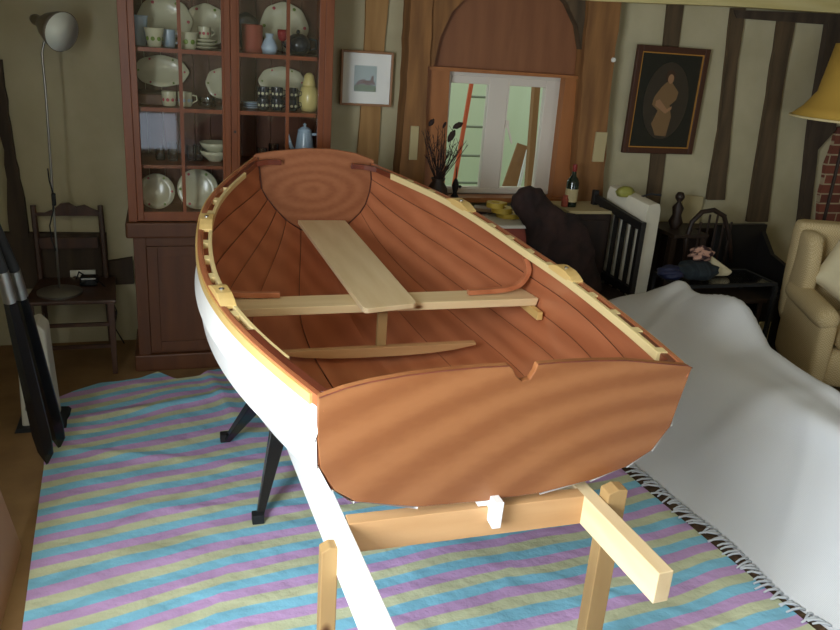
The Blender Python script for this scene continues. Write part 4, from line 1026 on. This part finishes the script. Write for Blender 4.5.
# window ledge shelf on right with bottle
ldz = at(590, 205, 4.6).z
lx0, lx1 = at(556, 210, 4.6).x, at(602, 210, 4.6).x
sb = thing('side_cupboard', 'dark side cupboard with pale top holding the wine bottle', 'cupboard', ((lx0+lx1)/2, 4.5, 0))
obj('cupboard_top', BX((lx0, 4.42, ldz-.02), (lx1, 4.72, ldz)), 'label_paper', sb, bevel=.003)
obj('cupboard_body', BX((lx0+.02, 4.44, 0), (lx1-.02, 4.72, ldz-.02)), 'dark_wood', sb)
obj('cupboard_door', BX((lx0+.04, 4.425, .08), (lx1-.04, 4.44, ldz-.06)), 'dark_wood', sb, bevel=.003)
def bottle(px, py, Y, z, h, r, lb, foil='red_foil'):
    x = at(px, py, Y).x
    t = thing('bottle', lb, 'bottle', (x, Y, z))
    obj('bottle_body', LATHE([(0, 0), (r, 0), (r, h*.58), (r*.8, h*.66), (r*.36, h*.75), (r*.33, h), (0, h)], (x, Y, z), n=24), 'bottle_green', t, smooth='auto')
    obj('bottle_label', LATHE([(r+.0006, h*.12), (r+.001, h*.13), (r+.001, h*.42), (r+.0006, h*.43)], (x, Y, z), n=24), 'label_paper', t, smooth='auto')
    obj('foil', LATHE([(r*.36, h*.84), (r*.38, h*.85), (r*.38, h*1.005), (0, h*1.01)], (x, Y, z), n=16), foil, t, smooth='auto')
bottle(572, 190, 4.56, ldz+.001, .27, .04, 'dark green wine bottle with cream label on the side cupboard')
x = at(553, 195, 4.6).x
tag(obj('small_jar', LATHE([(0, 0), (.022, 0), (.024, .05), (.016, .06), (.017, .075), (0, .075)], (lx0+.03, 4.55, ldz+.001), n=16), 'brick_pot', smooth='auto'), 'small brown jar beside the wine bottle', 'jar')
# coat draped over chair in front of desk
ct = thing('coat', 'heap of dark clothing hung over a chair beside the desk', 'coat', (2.4, 4.25, 0))
bm = bmesh.new()
def cpx(x, y, Y): return at(x, y, Y)
sil = [(510, 203), (513, 196), (520, 189), (530, 187), (541, 190), (556, 204), (577, 215), (590, 240), (600, 270), (608, 310)]
low = [(510, 205), (510, 209), (513, 212), (518, 218), (522, 228), (527, 248), (538, 268), (560, 300), (590, 330), (610, 350)]
rows = []
NN = 70
for i in range(NN+1):
    u = i/NN*(len(sil)-1); k = min(int(u), len(sil)-2); f = u-k
    a = Vector(sil[k]).lerp(Vector(sil[k+1]), f); c = Vector(low[k]).lerp(Vector(low[k+1]), f)
    row = []
    for j in range(25):
        v = j/24; ang = v*2*PI
        m = a.lerp(c, .5-.5*math.cos(ang)); dep = .10*math.sin(ang)*math.sin(PI*min(1, max(.08, i/NN*.92+.08)))**.5
        p = cpx(m.x, m.y, 4.25+dep*1.0)
        p += V(noise(p.x*9, p.z*9)*.022, noise(p.x*7+3, p.z*7)*.03+noise(p.x*22, p.z*14)*.03, noise(p.x*14+5, p.z*14)*.024)
        row.append(p)
    rows.append(row[:-1])
g = grid(bm, rows, close_v=True); bm.faces.new(g[0]); bm.faces.new(g[-1][::-1])
obj('coat_cloth', bm, 'black_coat', ct, smooth=True)
xs_ = at(575, 330, 4.02)
b = bmesh.new(); 
for (x, y) in ((2.43, 4.08), (2.43, 4.38), (2.72, 4.08), (2.72, 4.38)): tube(b, [(x, y, 0), (x, y, .43)], .016, 8)
box(b, (2.40, 4.05, .43), (2.75, 4.41, .455)); 
st_ = obj('stool', b, 'dark_wood'); tag(st_, 'dark wooden stool mostly hidden under the dark clothing', 'stool')
# dried stems in pot by window
vz = wz0+.001
dv = at(434, 185, 4.62)
dp = thing('dried_flower_vase', 'dark vase of dried twigs and seed heads left of the window', 'vase', (dv.x, 4.55, dz))
obj('vase', LATHE([(0, 0), (.05, 0), (.075, .07), (.06, .15), (.035, .19), (.045, .21), (.04, .21), (.03, .19), (0, .15)], (dv.x, 4.55, dz+.001), n=24), 'dark_wood', dp, smooth=True)
base = V(dv.x, 4.55, dz+.18)
tips = [(424, 124), (430, 128), (436, 130), (441, 126), (446, 135), (452, 140), (458, 142), (462, 139), (466, 140), (428, 140), (433, 146), (444, 150), (450, 150), (438, 140), (426, 150), (455, 152), (448, 128), (454, 126)]
for k in range(34):
    tx, ty = tips[k % len(tips)]; tx += random.uniform(-3, 3); ty += random.uniform(-4, 9)
    tp = at(tx, ty, 4.50+random.uniform(-.06, .1)); md = base.lerp(tp, .5)+V(random.uniform(-.015, .015), random.uniform(-.02, .02), .01)
    b = TUBE([base+V(random.uniform(-.02, .02), random.uniform(-.02, .02), 0), md, tp], [.003, .0025, .0015], 5)
    for q in range(4):
        s0 = md.lerp(tp, .2+.2*q); tube(b, [s0, s0+V(random.uniform(-.03, .03), random.uniform(-.02, .02), .03)], [.0015, .001], 4)
    obj('twig', b, 'dried', dp)
for (a0_, a1_, r_) in (((453, 128), (463, 123), .017), ((448, 142), (455, 130), .018), ((429, 126), (434, 119), .014), ((443, 128), (446, 122), .008)):
    a, c = at(*a0_, 4.53), at(*a1_, 4.53); obj('seed_head', TUBE([a, a.lerp(c, .3), a.lerp(c, .7), c], [.004, r_, r_, .004], 10), 'dried', dp, smooth=True)
# black candle holder at the window
cp = at(459, 186, 4.7)
chd = thing('candlestick', 'black candlestick silhouetted against the left window pane', 'candlestick', (cp.x, 4.79, wz0))
zt_ = at(461, 162, 4.79).z
obj('stick_body', LATHE([(0, 0), (.028, 0), (.012, .02), (.02, .05), (.024, .07), (.016, .10), (.004, .12), (.003, .19), (0, .20)], (cp.x+.02, 4.82, wz0+.001), n=16), 'black_matt', chd, smooth=True)
obj('side_knob', LATHE([(0, -.012), (.016, 0), (0, .012)], (cp.x+.052, 4.82, wz0+.065), n=12), 'black_matt', chd, smooth=True)

# ================================================================== DARK FURNITURE AT RIGHT
# slat sided recliner with white cushion
rc = thing('slatted_armchair', 'black slatted wooden armchair with a tall off-white cushion', 'armchair', (2.8, 4.3, 0))
A = at(596, 190, 4.62); B_ = at(643, 222, 4.15)   # top corners of slatted side
def up_(p, z): return V(p.x, p.y, z)
dirn = (up_(B_, 0)-up_(A, 0))
obj('post', BAR(up_(A, 0), A, .035, .035), 'black_wood', rc, bevel=.003)
obj('post', BAR(up_(B_, 0), B_, .035, .035), 'black_wood', rc, bevel=.003)
tr0, tr1 = A+V(0, 0, -.05), B_+V(0, 0, -.03)
obj('top_rail', BAR(tr0, tr1, .03, .05), 'black_wood', rc)
obj('mid_rail', BAR(up_(A, .52), up_(B_, .48), .03, .05), 'black_wood', rc)
obj('low_rail', BAR(up_(A, .2), up_(B_, .2), .03, .05), 'black_wood', rc)
for k in range(1, 6):
    a = tr0.lerp(tr1, k/6); obj('slat', BAR(up_(a, .2), a, .03, .012, upv=dirn.normalized()), 'black_wood', rc)
wid = V(.26, .30, 0)
wid = V(dirn.y, -dirn.x, 0).normalized()*-.42
if wid.y < 0: wid = -wid
wid = V(.40, .14, 0)
for p_, z_ in ((up_(A, 0)+wid, .9), (up_(B_, 0)+wid, .6)): obj('post', BAR(p_, up_(p_, z_), .035, .035), 'black_wood', rc)
obj('low_rail', BAR(up_(B_, .2), up_(B_+wid, .2), .03, .05), 'black_wood', rc)
obj('low_rail', BAR(up_(A, .2), up_(A+wid, .2), .03, .05), 'black_wood', rc)
# cushion: tall soft slab whose end shows
b = bmesh.new()

e0, e1 = at(642, 213, 3.98), at(657, 213, 3.98)
dT = (e1-e0); dT.z = 0
rows = []
for i in range(13):
    u = i/12; c = at(604, 190, 4.62).lerp(at(643, 210, 4.17), u); zb0 = .42
    row = []
    prof = [(0, 0), (0, .5), (0, .92), (.12, .985), (.5, 1.0), (.88, .985), (1, .92), (1, .5), (1, 0)]
    for s_, v_ in prof:
        zz = zb0+(c.z+.035-zb0)*v_; pch = 1+.04*math.sin(v_*PI)
        row.append(V(c.x+.03, c.y, 0)+V(.13, .05, 0)*s_*pch+V(0, 0, zz))
    rows.append(row)
g = grid(b, rows, close_v=True); b.faces.new(g[0]); b.faces.new(g[-1][::-1])
obj('back_cushion', b, 'white_cushion', rc, smooth='auto', bevel=.012)
c = at(625, 195, 4.25)
tp_ = thing('olive_bundle', 'olive green and white bundle lying on top of the white cushion', 'bundle', (c.x, 4.3, c.z))
bu = at(624, 194, 4.42)
obj('bundle_cloth', LATHE([(0, -.02), (.05, -.02), (.065, .01), (.045, .035), (.02, .045), (0, .045)], bu+V(.02, .02, .0), n=14, sy=.6, flute=.12, nf=5), 'olive_bag', tp_, smooth=True)
obj('bundle_strap', TUBE([bu+V(.10, -.04, -.01), bu+V(.14, -.09, .02), bu+V(.19, -.13, .02)], .007, 6), 'black_matt', tp_)
# turned post finial (behind)
p = at(674, 230, 4.6); zf = at(674, 196, 4.6).z
ft = thing('side_table', 'dark side table with a turned ball-topped post beside the cushion', 'table', (p.x, 4.6, 0))
obj('turned_post', LATHE([(0, 0), (.03, 0), (.03, zf-.22), (.05, zf-.18), (.03, zf-.13), (.04, zf-.08), (.012, zf-.04), (.03, zf-.018), (.033, zf), (.02, zf+.025), (0, zf+.03)], (p.x, 4.6, 0), n=20), 'dark_wood', ft, smooth=True)
zt2 = at(675, 232, 4.5).z
obj('table_top', BX((p.x-.12, 4.42, zt2-.025), (p.x+.16, 4.80, zt2)), 'dark_wood', ft, bevel=.004)
for dx_ in (-.1, .13):
    obj('leg', BX((p.x+dx_-.02, 4.44, 0), (p.x+dx_+.02, 4.48, zt2-.025)), 'dark_wood', ft)
obj('table_shelf', BX((p.x-.1, 4.48, .3), (p.x+.14, 4.78, .32)), 'dark_wood', ft)
# papers standing behind
a, c = at(694, 196, 4.82), at(716, 208, 4.82)
tag(obj('paper_folder', PRISM([V(a.x-.06, 4.85, c.z-.12), V(a.x-.06, 4.85, a.z), V(a.x+.1, 4.84, a.z-.01), V(a.x+.10, 4.84, c.z-.12)], (0, .015, 0)), 'label_paper'), 'stack of pale papers against the wall behind the spindle chair', 'papers')
pp = V(a.x, 4.72, 0)
tag(obj('wall_cupboard', BX((a.x-.3, 4.70, 0), (a.x+.35, 4.86, c.z-.121)), 'dark_wood', bevel=.004), 'low dark cupboard against the wall carrying pale papers', 'cupboard')
# arched spindle back chair
sp = thing('spindle_chair', 'dark spindle-backed chair with arched top behind the striped bundle', 'chair', (3.3, 4.3, 0))
arc = [at(x, y, 4.45) for x, y in ((684, 272), (686, 240), (692, 222), (702, 212), (714, 210), (724, 216), (729, 235), (731, 262))]
obj('back_hoop', TUBE(arc, .017, 8), 'dark_wood', sp, smooth=True)
szz = .43
for k in range(1, 6):
    x = arc[0].x+(arc[-1].x-arc[0].x)*k/6; top = at(684+47*k/6, 232-20*math.sin(PI*k/6), 4.45).z
    obj('spindle', TUBE([(x, 4.45, szz), (x, 4.45, top)], .008, 6), 'dark_wood', sp)
obj('seat', BX((arc[0].x-.02, 4.05, szz-.03), (arc[-1].x+.02, 4.47, szz)), 'dark_wood', sp, bevel=.008)
for x in (arc[0].x, arc[-1].x):
    for y in (4.09, 4.43): obj('leg', TUBE([(x, y, 0), (x, y, szz-.03)], .016, 8), 'dark_wood', sp)
# dark settle / chest
s0, s1 = at(716, 224, 4.55), at(766, 224, 4.55)
se = thing('dark_settle', 'nearly black panelled high-backed settle left of the cream armchair', 'settle', (s0.x, 4.55, 0))
obj('back_panel', BX((s0.x, 4.53, .0), (s1.x, 4.57, s0.z)), 'black_wood', se, bevel=.004)
obj('side_arm', PRISM([V(s1.x-.04, 4.53, .0), V(s1.x-.04, 4.53, s0.z-.05), V(s1.x-.04, 4.40, s0.z-.18), V(s1.x-.04, 4.1, .56), V(s1.x-.04, 4.1, 0)], (.035, 0, 0)), 'black_wood', se)
obj('seat', BX((s0.x+.14, 4.13, .36), (s1.x-.045, 4.525, .40)), 'black_wood', se)
obj('front_panel', BX((s0.x+.14, 4.13, .04), (s1.x-.045, 4.15, .36)), 'black_wood', se)
# curved arm by wall
wr0 = at(780, 235, 4.7)
# glass topped black table in front
gt = thing('black_frame_table', 'black metal framed low table between throw and settle', 'table', (3.3, 4.1, 0))
T = [atz(x, y, .50) for x, y in ((690, 281), (776, 283))]; yF = 3.96
g0, g1 = at(684, 283, yF), at(776, 286, yF); zt3 = (g0.z+g1.z)/2
for x in (g0.x, g1.x):
    for y in (yF, yF+.32): obj('leg', BX((x-.012, y-.012, 0), (x+.012, y+.012, zt3-.02)), 'black_matt', gt)
obj('top_frame', frame_bm(g0.x-.012, g1.x+.012, 0, .32, .02, 0, .02), 'black_matt', gt)
gt_f = gt.children[-1]; gt_f.rotation_euler = (R(-90), 0, 0)
gt_f.matrix_parent_inverse = Matrix(); gt_f.location = (0, 0, 0)
me = gt_f.data
gt_f.rotation_euler = (0, 0, 0)
for v in me.vertices: v.co = V(v.co.x, yF+v.co.z, zt3-.02+v.co.y)-gt.location
obj('table_top', BX((g0.x+.008, yF+.02, zt3-.012), (g1.x-.008, yF+.30, zt3-.004)), 'glass', gt)
nb = at(752, 300, yF+.2)
tag(obj('white_card', PRISM([V(nb.x, yF+.08, .06), V(nb.x+.09, yF+.08, .06), V(nb.x+.09, yF+.08, .27), V(nb.x, yF+.08, .27)], (0, .01, 0)), 'label_paper'), 'pale card standing inside the black framed table', 'card')
bd = tag(obj('card_box', BX((nb.x-.15, yF+.07, .0), (nb.x+.15, yF+.28, .059)), 'dark_wood'), 'dark box on floor under black framed table', 'box')
# striped bundle, printed cloth and cream cushion on the table
z0_ = zt3+.001
def lump(cx, cy, cz, rx, ry, rz, seed, amp=.15):
    b = bmesh.new(); bmesh.ops.create_icosphere(b, subdivisions=4, radius=1)
    for v in b.verts:
        n = 1+amp*noise(v.co.x*1.3+seed, v.co.y*1.3+v.co.z*2, 1.4); z = v.co.z*n
        v.co = V(cx+v.co.x*n*rx, cy+v.co.y*n*ry, cz+max(z, -.85)*rz)
    return b
c = at(697, 268, 4.1)
tag(obj('folded_blanket', lump(c.x, 4.10, z0_+.055, .15, .11, .064, 3), 'stripe_fabric', smooth=True), 'dark striped folded blanket beneath the patterned scarf', 'blanket')
c = at(704, 252, 4.1)
tag(obj('scarf', lump(c.x, 4.12, z0_+.155, .085, .065, .05, 8, .35), 'print_cloth', smooth=True), 'crumpled pink and dark patterned scarf on striped blanket', 'scarf')
a = [at(x, y, 4.10) for x, y in ((713, 256), (736, 273), (730, 281), (712, 281))]
tag(obj('cream_cushion', PRISM([V(p.x, 4.12, max(p.z, z0_)) for p in a], (0, .07, 0)), 'cream_cloth', bevel=.015), 'small cream cushion leaning right of the striped blanket', 'cushion')
c = at(672, 258, 3.95)
tag(obj('blue_case', lump(at(672, 266, 4.12).x, 4.12, z0_+.04, .09, .08, .045, 12, .2), 'blue_dark', smooth=True), 'dark blue case beside the slatted armchair cushion', 'case')

# ================================================================== CREAM ARMCHAIR
ac = thing('wing_armchair', 'cream checked upholstered armchair at the right edge', 'armchair', (at(786, 300, 4.1).x+.42, 3.76, 0))
def loft(rows, mat, name, par, bevel=.0, sub=1):
    b = bmesh.new(); g = grid(b, rows, close_v=True); b.faces.new(g[0]); b.faces.new(g[-1][::-1])
    o = obj(name, b, mat, par, smooth=True)
    if sub: m = o.modifiers.new('s', 'SUBSURF'); m.levels = sub; m.render_levels = sub
    return o
def rrect(cx, cy, z, hx, hy, e=.8):
    out = []
    for k in range(16):
        a = 2*PI*k/16; c, s = math.cos(a), math.sin(a)
        out.append(V(cx+hx*math.copysign(abs(c)**e, c), cy+hy*math.copysign(abs(s)**e, s), z))
    return out
def rbox(cx, cy, z0, z1, hx, hy, name, par, mat='gingham', e=.35, inset=.03, lean=0):
    rows = [rrect(cx, cy, z0, hx-inset*.6, hy-inset*.6, e), rrect(cx, cy, z0+.02, hx, hy, e), rrect(cx, cy+lean*.5, (z0+z1)/2, hx, hy, e), rrect(cx, cy+lean*.9, z1-.04, hx, hy, e), rrect(cx, cy+lean, z1-.01, hx-inset*.5, hy-inset*.5, e), rrect(cx, cy+lean, z1, hx-inset*1.5, hy-inset*1.2, e)]
    return loft(rows, mat, name, par)
aL = at(786, 300, 4.1).x   # left outer side
bx0 = aL; 
rbox(bx0+.42, 4.02, .30, .97, .40, .09, 'backrest', ac, lean=.06)
rbox(bx0+.42, 3.72, .09, .335, .33, .34, 'seat_base', ac)
rbox(bx0+.42, 3.62, .33, .45, .265, .31, 'seat_cushion', ac)
# arm (rolled) left & right
for s in (0, 1):
    x = bx0+.08 if s == 0 else bx0+.76
    rows = []
    for k in range(9):
        y = 3.38+.62*k/8; zc = .51+.03*k/8; r_ = .075 if k else .06
        rows.append([V(x+r_*math.cos(a_), y, zc+r_*math.sin(a_)) for a_ in [2*PI*q/16 for q in range(16)]])
    arm = loft(rows, 'gingham', 'arm', ac)
    rbox(x+.01*(1 if s == 0 else -1), 3.71, .09, .53, .06, .325, 'arm_side', ac)
    # wing
    rows = []
    for k in range(6):
        z = .52+.42*k/5; rows.append(rrect(x, 3.93-.04*math.sin(PI*k/5), z, .055, .15-.05*k/5, .7))
    loft(rows, 'gingham', 'wing', ac)
for x in (bx0+.08, bx0+.76):
    for y in (3.42, 4.08): obj('foot', LATHE([(0, 0), (.018, 0), (.028, .09), (0, .09)], (x, y, 0), n=12), 'dark_wood', ac)
ac.location = (4.11, 3.62, 0); ac.rotation_euler = (0, 0, R(-22))
def acw(dx, dy, z): return V(4.11+dx*math.cos(R(22))+dy*math.sin(R(22)), 3.62-dx*math.sin(R(22))+dy*math.cos(R(22)), z)
def pillow(c, w, h, t, rot, mat, label, name='cushion'):
    b = bmesh.new(); N_ = 14; vs_ = {}
    q = Matrix.Rotation(rot[2], 3, 'Z') @ Matrix.Rotation(rot[0], 3, 'X') @ Matrix.Rotation(rot[1], 3, 'Y')
    for sgn in (1, -1):
        for i in range(N_+1):
            for j in range(N_+1):
                u, v = i/N_*2-1, j/N_*2-1
                if (abs(u) == 1 or abs(v) == 1) and sgn == -1: vs_[(sgn, i, j)] = vs_[(1, i, j)]; continue
                th_ = t*((1-u**4)*(1-v**4))**.5
                pin = 1-.07*(1-abs(u))*0
                p = V(u*w/2*(1-.06*(1-v*v)*-1*0-.05*abs(v)**2*0), sgn*th_/2, v*h/2)
                p.x *= 1-.06*(1-v*v); p.z *= 1-.06*(1-u*u); p.y += .008*noise(u*3, v*3)
                vs_[(sgn, i, j)] = b.verts.new(Vector(c)+q @ p)
    for sgn in (1, -1):
        for i in range(N_):
            for j in range(N_): b.faces.new([vs_[(sgn, i, j)], vs_[(sgn, i+1, j)], vs_[(sgn, i+1, j+1)], vs_[(sgn, i, j+1)]])
    o = obj(name, b, mat, smooth=True); return tag(o, label, 'cushion')
pillow(acw(-.10, .07, .70), .38, .36, .13, (R(-18), R(35), R(-15)), 'cream_cloth', 'cream cushion tipped on its corner in the checked armchair')
pillow(acw(.12, -.07, .60), .32, .28, .12, (R(-25), R(-10), R(-30)), 'peach_cloth', 'peach cushion lying in front of the cream cushion')
# tall lamp shade, upper right
lpx = at(850, 115, 4.42)
fl = thing('standard_lamp', 'standard lamp with mustard yellow fabric shade, at the right edge', 'lamp', (lpx.x, 4.42, 0))
zlow = at(806, 118, 4.42).z; ztop = at(830, 52, 4.42).z
rlow = lpx.x+.0-at(804, 118, 4.42).x
shd = obj('lamp_shade', LATHE([(rlow, 0), (rlow*.80, .07), (rlow*.62, .17), (rlow*.5, ztop-zlow+.06), (rlow*.49, ztop-zlow+.06), (rlow*.61, .17), (rlow*.79, .07), (rlow*.985, 0)], (lpx.x, 4.42, zlow), n=48), 'shade_cloth', fl, smooth=True)
obj('shade_trim', LATHE([(rlow*1.005, -.004), (rlow*1.01, .004), (rlow, .01), (rlow*.98, .002), (rlow*.985, -.006)], (lpx.x, 4.42, zlow), n=48), 'shade_lining', shd, smooth=True)
obj('pole', TUBE([(lpx.x, 4.42, .03), (lpx.x, 4.42, zlow+.1)], .012, 10), 'dark_wood', fl)
obj('lamp_base', LATHE([(0, 0), (.05, 0), (.05, .02), (.015, .03), (0, .03)], (lpx.x, 4.42, 0), n=20), 'dark_wood', fl)

# ================================================================== LIGHT
def area(name, loc, rot, sx_, sy_, e, col):
    l = bpy.data.lights.new(name, 'AREA'); l.shape = 'RECTANGLE'; l.size = sx_; l.size_y = sy_; l.energy = e; l.color = col
    o = bpy.data.objects.new(name, l); COL.objects.link(o); o.location = loc; o.rotation_euler = rot; return o
area('daylight_left_window', (XL-.02, (LW[0]+LW[1])/2, (LW[2]+LW[3])/2), (0, R(-90), 0), LW[3]-LW[2], LW[1]-LW[0], 160, (.86, .94, 1.0))
area('daylight_front_window', ((FWN[0]+FWN[1])/2, YF-.02, (FWN[2]+FWN[3])/2), (R(90), 0, 0), FWN[1]-FWN[0], FWN[3]-FWN[2], 23, (.66, .82, 1.0))
area('daylight_low_window', ((FW2[0]+FW2[1])/2, YF-.02, (FW2[2]+FW2[3])/2), (R(90), 0, 0), FW2[1]-FW2[0], FW2[3]-FW2[2], 2.2, (.75, .85, 1.0))
area('conservatory_daylight', (2.2, 6.0, 3.4), (0, 0, 0), 2.5, 1.6, 30, (.95, 1, .92))
w = bpy.data.worlds.new('world'); sc.world = w; w.use_nodes = True
w.node_tree.nodes['Background'].inputs[0].default_value = (.8, .9, 1, 1); w.node_tree.nodes['Background'].inputs[1].default_value = .6
